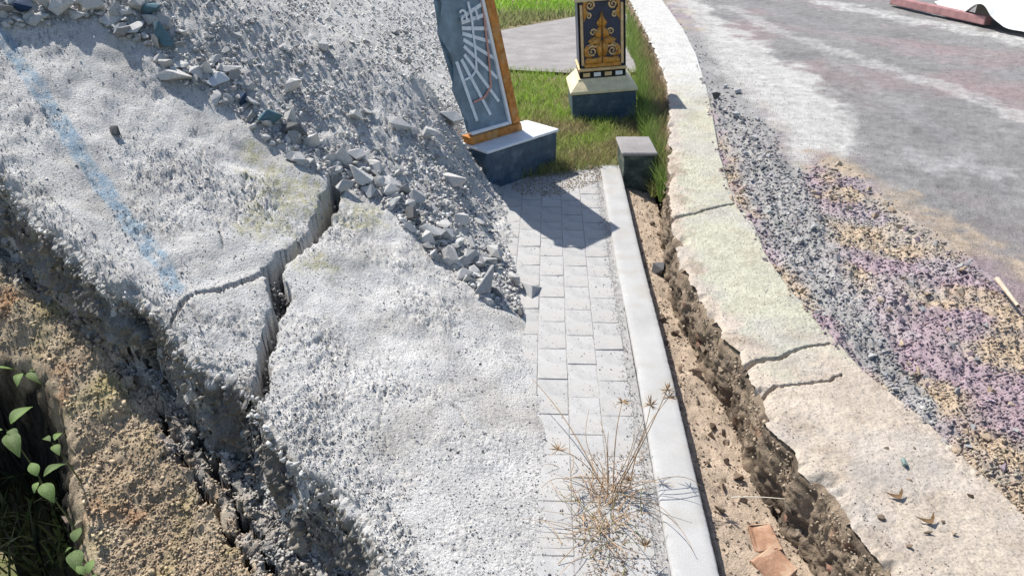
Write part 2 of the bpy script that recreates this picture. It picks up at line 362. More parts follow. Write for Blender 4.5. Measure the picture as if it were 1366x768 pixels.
# the broken side of the slab: a dense strip hung from its edge
el = np.concatenate([[0], np.cumsum(np.linalg.norm(np.diff(EDGE, axis=0), axis=1))]); ne, nz = 1500, 90
ts = np.linspace(el[2], el[-2], ne); ex, ey = np.interp(ts, el, EDGE[:, 0]), np.interp(ts, el, EDGE[:, 1])
for _ in range(30): ex[1:-1] = (ex[:-2] + ex[1:-1] * 2 + ex[2:]) / 4; ey[1:-1] = (ey[:-2] + ey[1:-1] * 2 + ey[2:]) / 4
gx, gy = np.gradient(ex), np.gradient(ey)
for _ in range(60): gx[1:-1] = (gx[:-2] + gx[1:-1] + gx[2:]) / 3; gy[1:-1] = (gy[:-2] + gy[1:-1] + gy[2:]) / 3
gl = np.hypot(gx, gy); ox, oy = gy / gl, -gx / gl                         # outward
Se, Ss = np.meshgrid(np.arange(ne), np.linspace(0, 1, nz), indexing='ij'); Se = Se.ravel(); Ss = Ss.ravel(); tl0 = ts[Se]
hgt = .34 + .08 * sstep(1.4, 3.0, ey[Se]); zt0 = H(ex, ey)[Se]
lay = .018 * sstep(.25, .75, .5 + .5 * np.sin(Ss * 17 + 2.5 * vn(tl0 * 3, Ss * 2, 601)))
fd = sstep(0, .16, Ss); off = -.012 + .050 * Ss + lay * fd + .026 * fbm(tl0, Ss * hgt, 6, 2, 602, .6) * (.35 + .65 * fd) + fd * (.020 * fbm(tl0 + .3 * Ss, Ss * hgt, 17, 4, 603, .65) - .03 * np.clip(vn(tl0 * 7, Ss * hgt * 9, 604) - .3, 0, 1)) + .006 * fbm(tl0, Ss * hgt, 60, 2, 608)
off = np.where(Ss < .07, -.06 + (off + .06) * np.sin(np.clip(Ss / .07, 0, 1) * PI / 2), off)
Xs, Ys_, Zs = ex[Se] + ox[Se] * off, ey[Se] + oy[Se] * off, zt0 - .012 - hgt * np.maximum(Ss - .02, 0) * (1 - .0 * Ss) - .028 * sstep(.03, .2, Ss) * np.clip(.5 + vn(tl0 * 5, tl0 * 0, 605), 0, 1) + .007 * fbm(tl0, Ss * hgt, 40, 3, 606)
for rep in range(1):
    qu, qv = proj(Xs, Ys_, Zs); push = np.zeros(len(Xs)); hole = np.zeros(len(Xs))
    for pts, w, dpt in (([(186, 425), (200, 456), (216, 492), (234, 530), (254, 566), (272, 598), (296, 640), (326, 690), (352, 740), (380, 790)], 6, .12), ([(212, 545), (240, 600), (270, 650), (300, 700), (340, 768)], 4, .06), ([c[:2] for c in CRK[9:]] + [(348, 650)], 10, .16), ([(375, 600), (388, 660), (420, 740), (440, 800)], 4, .06)):
        d_, _, _ = pl_dist(qu, qv, pts); pc_ = dpt * (1 - sstep(w * .5, w * 1.3, d_ + 3 * vn(tl0 * 30, Ss * 12, 607))); hole = np.maximum(hole, pc_ * (dpt == .16)); push = np.maximum(push, pc_ * (dpt != .16))
    Xs -= ox[Se] * push; Ys_ -= oy[Se] * push; Zs -= .4 * push
Ts = blend(np.tile(A(.30, .285, .26), (len(Xs), 1)), (.20, .185, .165), np.clip(.5 + 1.2 * fbm(tl0, Ss * hgt, 5, 3, 610), 0, 1))
Ts = blend(Ts, (.36, .28, .20), np.clip(sstep(.35, 1.0, Ss + .35 * fbm(tl0, Ss, 5, 3, 611)) * sstep(1.9, 1.4, ey[Se]) + .5 * np.clip(fbm(tl0, Ss * hgt, 9, 2, 612) - .2, 0, 1), 0, .9))
Ts = blend(Ts, (.56, .55, .53), sstep(.10, .03, Ss + .07 * fbm(tl0, Ss, 24, 3, 614))); Ts = blend(Ts, (.09, .13, .12), .5 * np.clip(fbm(tl0, Ss * hgt, 3, 2, 613) - .25, 0, 1))
Qs = grid_quads(ne, nz); Vs_ = np.stack([Xs, Ys_, Zs], -1); mx_ = Xs[Qs].mean(1); my_ = Ys_[Qs].mean(1)
kpar = np.argmin(np.hypot(ex - CP[11, 0], ey - CP[11, 1])); fpar = np.argmin(np.hypot(ex - FIN[-1, 0], ey - FIN[-1, 1])); ke = Se[Qs].mean(1)
solid = (hole[Qs].max(1) < .09)
slabs = [o for o in COL.objects if o.name.startswith('concrete_slab')]
for o_, m_ in zip(slabs, ((ke > kpar), (ke <= fpar), (ke > fpar) & (ke <= kpar))):
    ob('broken_side', mesh_np('broken_side', *submesh(Vs_, Qs, Ts, m_ & solid), smooth=True), 'soil', o_)
ob('rubble_heap', mesh_np('rubble_heap', *submesh(V, Q, T, keep & fr), smooth=True), 'concrete', kind='structure')
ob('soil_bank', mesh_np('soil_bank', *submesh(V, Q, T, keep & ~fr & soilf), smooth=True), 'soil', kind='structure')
def surf(u, v):                                                 # nearest built vertex to a photo pixel
    k = np.argmin((PU - u) ** 2 + (PV - v) ** 2 + 1e-3 * Yg); return V[k]
PU, PV = proj(V[:, 0], V[:, 1], V[:, 2])

# ------------------------------------------------------------------ rubble
vis = np.where(isrub & (PU > -60) & (PU < 720) & (PV > -60) & (PV < 440) & (toe_x(Yg) - Xg > .01))[0]
band, bpar, _ = pl_dist(PU, PV, RUB[1:19])
def pick(n, w):
    p = w / w.sum(); return rng.choice(len(p), n, p=p)
# screen-even weights: the grid is roughly even in the picture
wq = (Yg[vis] ** 0); near = np.exp(-band[vis] / 45.)
k = vis[pick(15000, (.30 + 1.3 * near) + np.clip(.45 + 1.6 * fbm(PU[vis], PV[vis], .011, 3, 110), 0, 1.4))]
sz = (.005 + .018 * rng.random(len(k)) ** 2) * (1 + 1.0 * np.exp(-band[k] / 60)) * np.clip(Yg[k] / 3, .8, 1.8)
P = V[k] + np.stack([rng.normal(0, .004, len(k)), rng.normal(0, .004, len(k)), sz * .2], -1)
g = rng.uniform(.34, .64, (len(k), 1)); tint = g * A(1, .985, .96) + rng.normal(0, .008, (len(k), 3))
ob('gravel', scatter('gravel', P, sz, tint), 'stone', kind='stuff', label='fine grey broken rubble covering the heap', cat='gravel')
# slab grit
vs_ = np.where(~isrub & (e < .0) & (PU > -40) & (PU < 760) & (PV > 30) & (PV < 800) & (toe_x(Yg) - Xg > -.04))[0]
k = vs_[pick(9000, .10 + np.clip(rough[vs_] - .35, 0, 1) ** 1.3)]
sz = rng.uniform(.003, .009, len(k)) * np.where(rng.random(len(k)) < .08, 1.8, 1); tint = np.where(rng.random((len(k), 1)) < .3, rng.uniform(.10, .26, (len(k), 1)), rng.uniform(.34, .66, (len(k), 1))) * A(1, .985, .96)
ob('grit', scatter('grit', V[k] + A(0, 0, .0015), sz, tint), 'stone', kind='stuff', label='pale crumbs of concrete lying on the slab', cat='grit')
# clods on the bank
vb = np.where((e > -.01) & (e < 1.2) & (PU > -30) & (PU < 540) & (PV > 200) & (PV < 800) & (-ps_ * pd_ < -.01))[0]
k = vb[pick(8000, 1 + 0 * vb)]; sz = rng.uniform(.005, .016, len(k)) * np.where(rng.random(len(k)) < .07, 2.0, 1)
ob('soil_clods', scatter('soil_clods', V[k] + A(0, 0, .002), sz, np.clip(T[k] * rng.uniform(.7, 1.35, (len(k), 1)), 0, 1)), 'stone', kind='stuff', label='crumbled earth clods on the bank', cat='soil')

n = 1500; je = rng.integers(40, ne - 40, n); sl2 = rng.random(n) ** 1.8 * .9; hh = (.34 + .08 * sstep(1.4, 3.0, ey[je]))
P = np.stack([ex[je] + ox[je] * (.0 + .055 * sl2 + rng.normal(0, .012, n)), ey[je] + oy[je] * (.0 + .055 * sl2 + rng.normal(0, .012, n)), H(ex, ey)[je] - .008 - hh * sl2 + rng.normal(0, .006, n)], -1)
lipc = np.where(sl2[:, None] < .12, A(.52, .51, .49), A(.27, .245, .215)) * rng.uniform(.6, 1.25, (n, 1))
ob('edge_chips', scatter('edge_chips', P, .007 + .030 * rng.random(n) ** 2.5, lipc, 1.5), 'stone', kind='stuff', label='broken chips of concrete along the slab edge', cat='rubble')
n = 420; tp = rng.uniform(0, len(CP) - 2.5, n); P = np.stack([np.interp(tp, np.arange(len(CP)), CP[:, i]) for i in range(3)], -1); cw_ = np.interp(tp, np.arange(len(CW)), CW)
P[:, :2] += rng.normal(0, .42, (n, 2)) * cw_[:, None]; P[:, 2] -= rng.uniform(.05, .2, n)
ob('crack_debris', scatter('crack_debris', P, rng.uniform(.008, .03, n), rng.uniform(.2, .5, (n, 1)) * A(1, .98, .94), 1.5), 'stone', kind='stuff', label='crumbled concrete fallen into the wide crack', cat='rubble')
# big stones one by one
BIG = []
for k in range(9):
    bm = rock(300 + k, 9 + k % 4, .85, .012); me = bm_mesh(bm, 'stone'); BIG.append(me)
def stone(pos, size, tint, label, group, name='rubble_stone', flat=1.0, cat='stone', lift=.18, tilt=.5):
    me = BIG[int(rng.integers(0, len(BIG)))]
    key = (me.name, tuple(np.round(tint, 2)))
    if key not in STM:
        c = me.copy(); STM[key] = c; at = c.attributes.new('tint', 'FLOAT_COLOR', 'POINT')
        at.data.foreach_set('color', np.tile(np.append(np.array(tint), 1).astype(np.float32), len(c.vertices)))
        c.materials.append(MATS['stone'])
    o = ob(name, STM[key], None, label=label, cat=cat, group=group)
    o.location = (pos[0], pos[1], pos[2] + lift * size * flat)
    o.scale = (size, size * rng.uniform(.75, 1), size * flat); o.rotation_euler = (rng.uniform(-tilt, tilt), rng.uniform(-tilt, tilt), rng.uniform(0, 6.28))
    return o
STM = {}
PALE, GREY, DARK, TEAL, NAVY = (.56, .55, .53), (.44, .44, .43), (.13, .13, .13), (.10, .18, .22), (.025, .05, .10)
named = [(85, 20, 30, PALE, 'pale squarish block among the rubble near the upper left corner', 1),
 (62, 14, 22, GREY, 'grey stone left of the pale squarish block at the upper left', 1), (121, 15, 28, PALE, 'rounded pale stone right of the squarish block at the upper left', 1),
 (166, 28, 22, PALE, 'thin sliver of stone tilted upright near the upper left', .35), (178, 42, 36, PALE, 'long flat stone slab lying at the rim of the rubble', .3),
 (196, 54, 18, PALE, 'small pale stone beside the teal boulder', .8), (222, 62, 34, TEAL, 'teal grey boulder at the rim of the rubble', 1),
 (207, 22, 24, TEAL, 'blue grey stone above the teal boulder', .9), (40, 22, 22, NAVY, 'dark blue stone at the upper left corner', .9),
 (236, 106, 40, PALE, 'large pale block half sunk in the slab edge', .35), (290, 117, 26, (.50, .54, .58), 'whitish blue stone on the rim left of the navy stone', .8),
 (325, 140, 20, NAVY, 'small navy stone at the rim of the rubble', 1), (308, 100, 32, PALE, 'flat pale stone above the navy stone', .6),
 (364, 168, 30, TEAL, 'dark teal stone on the rim above the slab crack', .9), (393, 184, 34, DARK, 'dark grey stone right of the dark teal stone', .8),
 (388, 164, 26, PALE, 'pale stone resting behind the dark grey stone', .8), (390, 124, 28, PALE, 'pale stone alone on the gravel above the navy stone', .8),
 (434, 66, 22, PALE, 'pale stone high on the gravel slope', .8), (457, 222, 32, PALE, 'pale angular stone just above the head of the crack', .9),
 (484, 244, 40, PALE, 'big pale stone on the rim right of the crack head', .9), (456, 254, 30, GREY, 'narrow stone wedged in the head of the crack', .5),
 (552, 297, 36, DARK, 'dark hollowed stone on the rim in the middle of the heap', .9), (578, 318, 36, PALE, 'pale smooth stone below the dark hollowed stone', .8),
 (584, 338, 30, DARK, 'thin dark shard leaning on a pale stone', .4), (598, 350, 38, PALE, 'pale rounded stone at the foot of the rubble', .8),
 (627, 352, 26, GREY, 'grey round stone near the foot of the rubble', .9), (622, 374, 30, PALE, 'pale flat stone behind the cubic block', .6),
 (647, 390, 44, (.36, .36, .36), 'cubic grey block at the lower tip of the rubble', 1), (660, 345, 34, GREY, 'grey stone between the cubic block and the shadow', .7),
 (684, 380, 30, GREY, 'grey stone right of the cubic block', .8), (707, 396, 46, GREY, 'long low stone at the very tip of the rubble', .5),
 (693, 420, 18, DARK, 'small dark stone lying on the slab below the rubble tip', .7), (534, 172, 44, GREY, 'broad grey flat stone in the middle of the heap', .25),
 (600, 166, 34, PALE, 'pale stone beside the foot of the fallen sign', .7), (575, 188, 32, GREY, 'grey stone left of the sign plinth', .8),
 (604, 246, 44, PALE, 'flat pale stone below the sign plinth', .5), (640, 302, 24, GREY, 'grey stone at the left edge of the shadow', .7),
 (475, 160, 22, GREY, 'grey stone left of the broad grey flat stone', .8), (157, 181, 18, DARK, 'single dark pebble lying on the slab', .7),
 (612, 300, 26, PALE, 'pale stone midway down the right flank of the heap', .7), (520, 250, 26, PALE, 'pale stone above the dark hollowed stone', .7)]
for u, v, s, c, lb, fl in named:
    p = surf(u, v); dd = np.linalg.norm(p - A(0, 0, CH)); stone(p, s * dd / F * 1.35, c, lb, 'stones of the rubble heap', flat=fl, lift=.30)
USED = set()
def near_label(u, v, marks, what, size):
    n_, mu, mv = min(marks, key=lambda q: (q[1] - u) ** 2 + (q[2] - v) ** 2); dx, dy = u - mu, v - mv; dist = math.hypot(dx, dy)
    rel = ['right of', 'below and right of', 'below', 'below and left of', 'left of', 'above and left of', 'above', 'above and right of'][int(round(math.atan2(dy, dx) / (PI / 4))) % 8]
    near_ = 'just ' if dist < 28 else ('' if dist < 60 else 'well ')
    lb = '%s %s %s%s the %s' % ('small' if size < 14 else 'larger', what, near_, rel, n_)
    if lb in USED: return None
    USED.add(lb); return lb
HM = [('pale squarish block', 85, 20), ('teal grey boulder', 222, 62), ('half sunk pale block', 236, 106), ('small navy stone', 325, 140), ('dark teal stone', 364, 168), ('dark grey stone', 393, 184), ('head of the crack', 450, 240), ('big pale rim stone', 484, 244), ('dark hollowed stone', 552, 297), ('pale rounded stone', 598, 350), ('cubic grey block', 647, 390), ('broad flat stone', 534, 172), ('sign plinth', 680, 200), ('leaning sign', 640, 80), ('lone pale gravel stone', 390, 124), ('high pale stone', 434, 66)]
cand = vis[(PU[vis] > 0) & (PU[vis] < 660) & (PV[vis] > 0)]
k = cand[pick(640, .16 + 2.6 * np.exp(-band[cand] / 32))]; nst = 0
for i in k:
    s = rng.uniform(13, 38) * (1 if band[i] < 45 else .55); dd = np.linalg.norm(V[i] - A(0, 0, CH))
    c = [PALE, PALE, GREY, (.30, .30, .30), (.47, .47, .46)][int(rng.integers(0, 5))]
    fl = rng.uniform(.5, 1); lb = near_label(PU[i], PV[i], HM, ('pale' if c[0] > .52 else 'light grey' if c[0] > .45 else 'grey' if c[0] > .4 else 'dark grey') + (' flat' if fl < .7 else ' chunky') + ' stone', s)
    if lb is None or nst >= 255: continue
    nst += 1; stone(V[i], s * dd / F, c, lb, 'rim stones of the heap' if band[i] < 60 else 'slope stones of the heap', flat=fl)
# stones and a few clods on the bank
for u, v, s, c, lb in ((90, 697, 20, (.42, .33, .27), 'pinkish stone at the lip of the dark hollow'), (108, 708, 22, (.50, .42, .30), 'tan stone at the lip of the dark hollow'),
                       (205, 620, 10, (.5, .42, .34), 'small pale stone on the brown soil'), (10, 735, 60, (.06, .06, .06), 'dark boulder in the corner of the shaded hollow')):
    p = surf(u, v); dd = np.linalg.norm(p - A(0, 0, CH)); stone(p, s * dd / F, c, lb, None)

# ================================================================== MIDDLE: pavers, kerb
ka, kb = gp(800, 222), gp(895, 768); kc, kd = gp(826, 218), gp(958, 768)
kdir = (ka - kb); kdir /= np.linalg.norm(kdir); kn = A(kdir[1], -kdir[0], 0)       # along, and to the right
KW = .128
def kpt(s, t, z=0): return kb + kdir * s + kn * t + A(0, 0, z)                     # s along from the bottom of the photo, t right of the kerb's left edge
KL = np.linalg.norm(ka - kb)
bm = bmesh.new()
q = [kpt(-.5, -.52, -.062), kpt(-.5, .0, -.062), kpt(KL + .02, 0, -.062), kpt(KL + .02, -.9, -.062)]
q2 = [p + A(0, 0, .0593) for p in q]
vv = [bm.verts.new(p) for p in q + q2]
for f in ((0, 1, 2, 3), (4, 5, 6, 7), (0, 1, 5, 4), (1, 2, 6, 5), (2, 3, 7, 6), (3, 0, 4, 7)): bm.faces.new([vv[i] for i in f])
pave = ob('pavement', bm_mesh(bm, 'pavement'), 'sand', kind='structure')
PM = []
for k in range(5):
    bm = bmesh.new(); box_bm(bm, (-.0540, -.0993, -.05), (.0540, .0993, 0), None, .0022)
    r = np.random.default_rng(k)
    for v in bm.verts: v.co += Vector(r.normal(0, .0007, 3))
    PM.append(bm_mesh(bm, 'paver')); PM[-1].materials.append(MATS['paver'])
ang = math.atan2(-kdir[0], kdir[1])
for c in range(7):
    t = -.030 - .0545 - c * .110
    for r in range(18):
        s = -.45 + r * .2015 + (.10 if c % 2 else 0)
        if s > KL - .10: continue
        p = kpt(s, t)
        if toe_x(p[1]) - p[0] > .16 or c > (3 if s < .3 else 6): continue
        o = ob('paver', PM[int(rng.integers(0, 5))], None, pave)
        o.location = p + A(0, 0, rng.normal(0, .0008) - .0004); o.rotation_euler = (rng.normal(0, .006), rng.normal(0, .008), ang + rng.normal(0, .006))
prof = np.array([(0, -.22), (0, -.10), (0, -.03), (0, -.004), (.003, .006), (.009, .010), (.03, .0105), (.05, .0108), (.075, .0108), (.1, .0105), (KW - .009, .010), (KW - .003, .006), (KW, -.004), (KW, -.03), (KW, -.07), (KW, -.12), (KW, -.22)])
nk = 900; sk = np.linspace(-.5, KL, nk); K3 = np.zeros((nk, len(prof), 3))
for j, (t_, z_) in enumerate(prof):
    ed = min(abs(t_), abs(t_ - KW)) < .012 and z_ > -.05; sg = 1 if t_ < KW / 2 else -1
    chip = (.010 * np.clip(vn(sk * 7, sk * 0 + sg, 620) - .45, 0, 1) + .0018 * fbm(sk, sk * 0 + sg + j * .07, 22, 3, 621)) if ed else .0008 * fbm(sk, sk * 0 + j, 9, 2, 622)
    bend = .003 * np.sin(sk * 2.1) + .002 * vn(sk * 1.4, sk * 0, 623)
    K3[:, j] = kb + kdir * sk[:, None] + kn * (t_ + bend + (sg * np.abs(chip) if ed else 0))[:, None]; K3[:, j, 2] = z_ - (np.abs(chip) * .8 if ed else 0) + .0012 * vn(sk * 3, sk * 0 + j * .2, 624)
kme = mesh_np('kerb', K3.reshape(-1, 3), grid_quads(nk, len(prof))); kbm = bmesh.new(); kbm.from_mesh(kme); kbm.verts.ensure_lookup_table()
kbm.faces.new([kbm.verts[i] for i in range(len(prof))]); kbm.faces.new([kbm.verts[(nk - 1) * len(prof) + i] for i in range(len(prof))]); bm = kbm
ob('kerb', bm_mesh(bm, 'kerb'), 'kerb', label='long pale concrete kerb between the pavers and the drain', cat='kerb')
# sand and grit in the strip beside the kerb and over the joints
n = 5200; s = rng.uniform(-.4, KL, n); t = np.where(rng.random(n) < .55, rng.normal(-.03, .016, n), -rng.uniform(0, .55, n)); t = np.minimum(t, -.004)
P = kb + kdir * s[:, None] + kn * t[:, None]; sz = rng.uniform(.002, .006, n) * np.where(rng.random(n) < .06, 1.8, 1)
ob('grit', scatter('grit', P + A(0, 0, .001), sz, rng.uniform(.16, .5, (n, 1)) * A(1, .97, .92)), 'stone', kind='stuff', label='loose grit along the kerb joint and paver joints', cat='grit')

# ================================================================== RIGHT SIDE: wall, drain, verge, road
ZW = .15
WL = np.array([gp(u, v, ZW)[:2] for u, v in [(1420, 1100), (1290, 900), (1190, 768), (1150, 716), (1100, 644), (1060, 602), (1030, 572), (1012, 540), (1002, 500), (985, 470), (960, 438), (935, 400), (910, 352), (897, 300), (892, 250), (893, 190), (893, 140), (889, 108), (876, 72), (860, 38), (842, 4), (830, -20)]])
WR = np.array([gp(u, v, ZW)[:2] for u, v in [(1700, 1000), (1560, 880), (1440, 770), (1366, 692), (1300, 630), (1260, 590), (1220, 552), (1180, 522), (1140, 490), (1105, 452), (1090, 430), (1050, 390), (1012, 334), (1000, 300), (966, 250), (952, 200), (946, 160), (938, 118), (925, 72), (908, 38), (884, 4), (866, -20)]])
wl = lambda y: np.interp(y, WL[:, 1], WL[:, 0]); wr = lambda y: np.interp(y, WR[:, 1], WR[:, 0])
wy = np.exp(np.linspace(math.log(.85), math.log(11.6), 1150)); wt = np.linspace(0, 1, 130)
Yw, Tw = np.meshgrid(wy, wt, indexing='ij'); Yw = Yw.ravel(); Tw = Tw.ravel()
jag = .020 * fbm(Yw, Tw * 0, 6, 6, 201, .6)
Xl = wl(Yw) + jag; Xw = Xl + (wr(Yw) + .05 - Xl) * Tw
wd = (Xw - Xl)
Zw = ZW + .007 * fbm(Xw, Yw, 2, 2, 202) + .0020 * fbm(Xw, Yw, 40, 3, 203, .6) - .008 * (1 - sstep(0, .014, wd)) - .03 * (1 - sstep(.0, .045, wd - .05 * np.clip(fbm(Xw, Yw, 8, 3, 204) - .2, 0, 1))) * sstep(.1, .3, fbm(Yw, Yw * 0, 5, 2, 207)) - .03 * sstep(.92, 1, Tw)
rg = np.clip(fbm(Xw, Yw, 3.5, 2, 205), 0, 1); Zw += rg * .004 * fbm(Xw, Yw, 60, 2, 206)
CR1 = np.array([gp(u, v, ZW)[:2] for u, v in [(880, 304), (896, 294), (912, 288), (930, 284), (950, 278), (968, 274), (990, 268)]])
CR2 = np.array([gp(u, v, ZW)[:2] for u, v in [(985, 500), (1004, 484), (1020, 480), (1045, 476), (1062, 468), (1080, 462), (1110, 458)]])
CR3 = np.array([gp(u, v, ZW)[:2] for u, v in [(1010, 530), (1026, 520), (1050, 514), (1078, 512), (1100, 506), (1128, 496), (1160, 500)]])
def jagged(C_, a, sd):
    t = np.linspace(0, len(C_) - 1, 44); q = np.stack([np.interp(t, np.arange(len(C_)), C_[:, i]) for i in (0, 1)], -1); q[:, 1] += a * (vn(t * 1.3, t * 0 + sd, 7) + .6 * vn(t * 3.7, t * 0 + sd, 8)); return q
CR1, CR2, CR3 = jagged(CR1, .010, .3), jagged(CR2, .010, 5.3), jagged(CR3, .014, 9.3)
for C_, w_ in ((CR1, .014), (CR2, .010), (CR3, .004)):
    d_, p_, _ = pl_dist(Xw, Yw, C_); fw = w_ * np.interp(p_ * 6 / 43, [0, 2, 4, 6], [1.3, .6, .35, .12]) * (1 + .7 * vn(Xw * 18, Yw * 18, 210))
    Zw -= .07 * (1 - sstep(fw * .3, fw + .0035, d_ + .0015 * vn(Xw * 60, Yw * 60, 211))) * (fw > .0012)
Tc = np.tile(A(.485, .42, .35), (len(Xw), 1)) * (1 + .08 * fbm(Xw, Yw, 4, 3, 220))[:, None]
pu_, pv_ = proj(Xw, Yw, Zw)
Tc = blend(Tc, (.455, .455, .36), .85 * sstep(520, 430, pv_ + 40 * fbm(Xw, Yw, 5, 2, 221)) * sstep(.1, .25, Tw + .15 * fbm(Xw, Yw, 8, 2, 222)))
Tc = blend(Tc, (.30, .24, .18), .6 * np.clip(fbm(Xw, Yw, 6, 5, 226, .6) * 1.5 - .15, 0, 1) * (1 - .45 * sstep(.1, .4, Tw))); Tc = blend(Tc, (.40, .385, .37), .5 * np.clip(fbm(Xw, Yw, 2.3, 4, 227, .6) * 1.6, 0, 1))
Tc = blend(Tc, (.52, .52, .50), sstep(150, 90, pv_ + 15 * fbm(Xw, Yw, 5, 2, 223)))
Vw = np.stack([Xw, Yw, Zw], -1); Qw = grid_quads(len(wy), len(wt))
fxw, fyw = Xw[Qw].mean(1), Yw[Qw].mean(1)
side = lambda C_: pl_dist(fxw, fyw, np.vstack([C_[:1] + (C_[0] - C_[-1]) * 3, C_, C_[-1:] + (C_[-1] - C_[0]) * 3]))[2] > 0
s1, s2, s3 = side(CR1), side(CR2), side(CR3)
wall = ob('stone_wall', None, label='low rough stone wall with a cracked mortar cap beside the road', cat='wall', loc=(wl(2.5), 2.5, -.4))
winv = A(*wall.location)
for m_, in ((s1,), (~s1 & s2,), (~s1 & ~s2 & s3,), (~s1 & ~s2 & ~s3,)):
    if m_.sum():
        v_, q_, t_ = submesh(Vw, Qw, Tc, m_); ob('mortar_cap', mesh_np('mortar_cap', v_ - winv, q_, t_, smooth=True), 'cap', wall)
# wall side
wy2 = np.exp(np.linspace(math.log(.85), math.log(11.6), 700)); ws = np.linspace(0, 1, 90)
Yf, Sf = np.meshgrid(wy2, ws, indexing='ij'); Yf = Yf.ravel(); Sf = Sf.ravel()
jag = .020 * fbm(Yf, Sf * 0, 6, 6, 201, .6)
Zf = ZW - .03 - .62 * Sf; depth_ = .035 * Sf ** .8
pan = np.clip(fbm(Yf, Zf * 1.6, 5, 2, 231) * 1.5, -1, 1)
Xf = wl(Yf) + jag - .004 - depth_ + sstep(0, .08, Sf) * (.010 * fbm(Yf, Zf, 8, 2, 232) + .009 * fbm(Yf, Zf, 34, 3, 233, .65) + .014 * sstep(-.1, .1, pan))
Xf = np.where(Sf == 0, wl(Yf) + jag + .012, Xf); Zf = np.where(Sf == 0, ZW - .02, Zf)
Tf = blend(np.tile(A(.27, .212, .155), (len(Yf), 1)), (.15, .118, .088), sstep(-.1, .15, pan)); Tf = Tf * (1 + .2 * fbm(Yf, Zf, 20, 3, 235))[:, None]
Tf = blend(Tf, (.33, .12, .06), np.clip(fbm(Yf, Zf, 9, 2, 236) - .55, 0, .8))
ob('wall_side', mesh_np('wall_side', np.stack([Xf, Yf, Zf], -1) - winv, grid_quads(len(wy2), len(ws)), Tf, smooth=True), 'soil', wall)
# stones proud of the wall side
for i in range(230):
    y = math.exp(rng.uniform(math.log(1.1), math.log(3.7))); s = rng.uniform(.06, .8); z = ZW - .03 - .62 * s
    x = float(wl(y) + .020 * fbm(np.array([y]), np.array([0.]), 6, 6, 201, .6)[0]) - .035 * s ** .8 + .012
    c = [(.33, .26, .19), (.40, .325, .25), (.20, .16, .13), (.26, .15, .11), (.15, .125, .10), (.24, .20, .16)][int(rng.integers(0, 6))]
    me = BIG[i % 9]; key = (me.name, c)
    if key not in STM:
        cc = me.copy(); STM[key] = cc; cc.attributes.new('tint', 'FLOAT_COLOR', 'POINT').data.foreach_set('color', np.tile(np.array([*c, 1], np.float32), len(cc.vertices))); cc.materials.append(MATS['stone'])
    o = ob('wall_stone', STM[key], None, wall, loc=A(x, y, z) - winv); r_ = rng.uniform(.03, .095); o.scale = (r_ * .45, r_, r_ * rng.uniform(.5, .9)); o.rotation_euler = tuple(rng.uniform(-.35, .35, 3) + A(rng.choice([0, PI]), 0, rng.choice([0, PI])))
# drain: dirt ledge beside the kerb, then a slot against the wall
SLOT = np.array([gp(u, v, -.10)[:2] for u, v in [(1185, 900), (1092, 768), (1062, 728), (1034, 686), (1012, 640), (994, 600), (974, 560), (954, 505), (936, 450), (916, 395), (902, 350), (888, 310), (876, 268), (870, 240)]])
slx = lambda y: np.interp(y, SLOT[:, 1], SLOT[:, 0])
dy_ = np.exp(np.linspace(math.log(.85), math.log(4.75), 430)); dt = np.linspace(0, 1, 110)
Yd, Td = np.meshgrid(dy_, dt, indexing='ij'); Yd = Yd.ravel(); Td = Td.ravel()
kx = lambda y: kb[0] + kdir[0] / kdir[1] * (y - kb[1]) + KW
x0 = kx(Yd) - .01; x1 = wl(Yd) + .05; Xd = x0 + (x1 - x0) * Td
sl_ = slx(Yd) + .008 * fbm(Yd, Yd * 0, 8, 3, 241)
Zd = -.055 - .05 * np.clip((Xd - x0) / np.maximum(sl_ - x0, .02), 0, 1) + .006 * fbm(Xd, Yd, 7, 2, 242) + .003 * fbm(Xd, Yd, 30, 3, 243)
hol = np.clip(fbm(Xd, Yd, 17, 2, 244) - .72, 0, 1); Zd -= .05 * sstep(0, .25, hol)
Zd -= .03 * (1 - sstep(.005, .03, Xd - x0 - .01)) * (1 + fbm(Xd, Yd, 20, 1, 246))
Zd -= .60 * sstep(-.002, .022, Xd - sl_ + .007 * fbm(Xd, Yd, 25, 2, 245))
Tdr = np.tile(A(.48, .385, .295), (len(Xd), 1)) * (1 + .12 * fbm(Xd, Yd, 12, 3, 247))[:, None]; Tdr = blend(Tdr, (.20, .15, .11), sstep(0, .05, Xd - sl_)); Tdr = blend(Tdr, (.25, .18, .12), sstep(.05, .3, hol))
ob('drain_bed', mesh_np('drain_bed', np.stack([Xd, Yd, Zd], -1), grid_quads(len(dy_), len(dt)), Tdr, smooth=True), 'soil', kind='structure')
k = np.where((Xd < sl_ + .02) & (Xd > x0 + .02))[0]
edge_w = .6 * np.exp(-np.abs(Xd[k] - sl_[k]) / .02) + .6 * np.exp(-(Xd[k] - x0[k]) / .03) + .15
kk = k[pick(1700, edge_w)]; sz = rng.uniform(.004, .016, len(kk))
ob('drain_debris', scatter('drain_debris', np.stack([Xd, Yd, Zd], -1)[kk] + A(0, 0, .003), sz, rng.uniform(.55, 1.25, (len(kk), 1)) * A(.42, .34, .26)), 'stone', kind='stuff', label='crumbs of mortar and earth in the drain', cat='debris')
def dpos(u, v):
    q1, q2 = proj(Xd, Yd, Zd); i = np.argmin((q1 - u) ** 2 + (q2 - v) ** 2); return A(Xd[i], Yd[i], Zd[i])
stone(dpos(877, 365), .115, (.13, .13, .135), 'dark wedge shaped stone lying in the drain beside the kerb', None, 'drain_stone', 1.0)
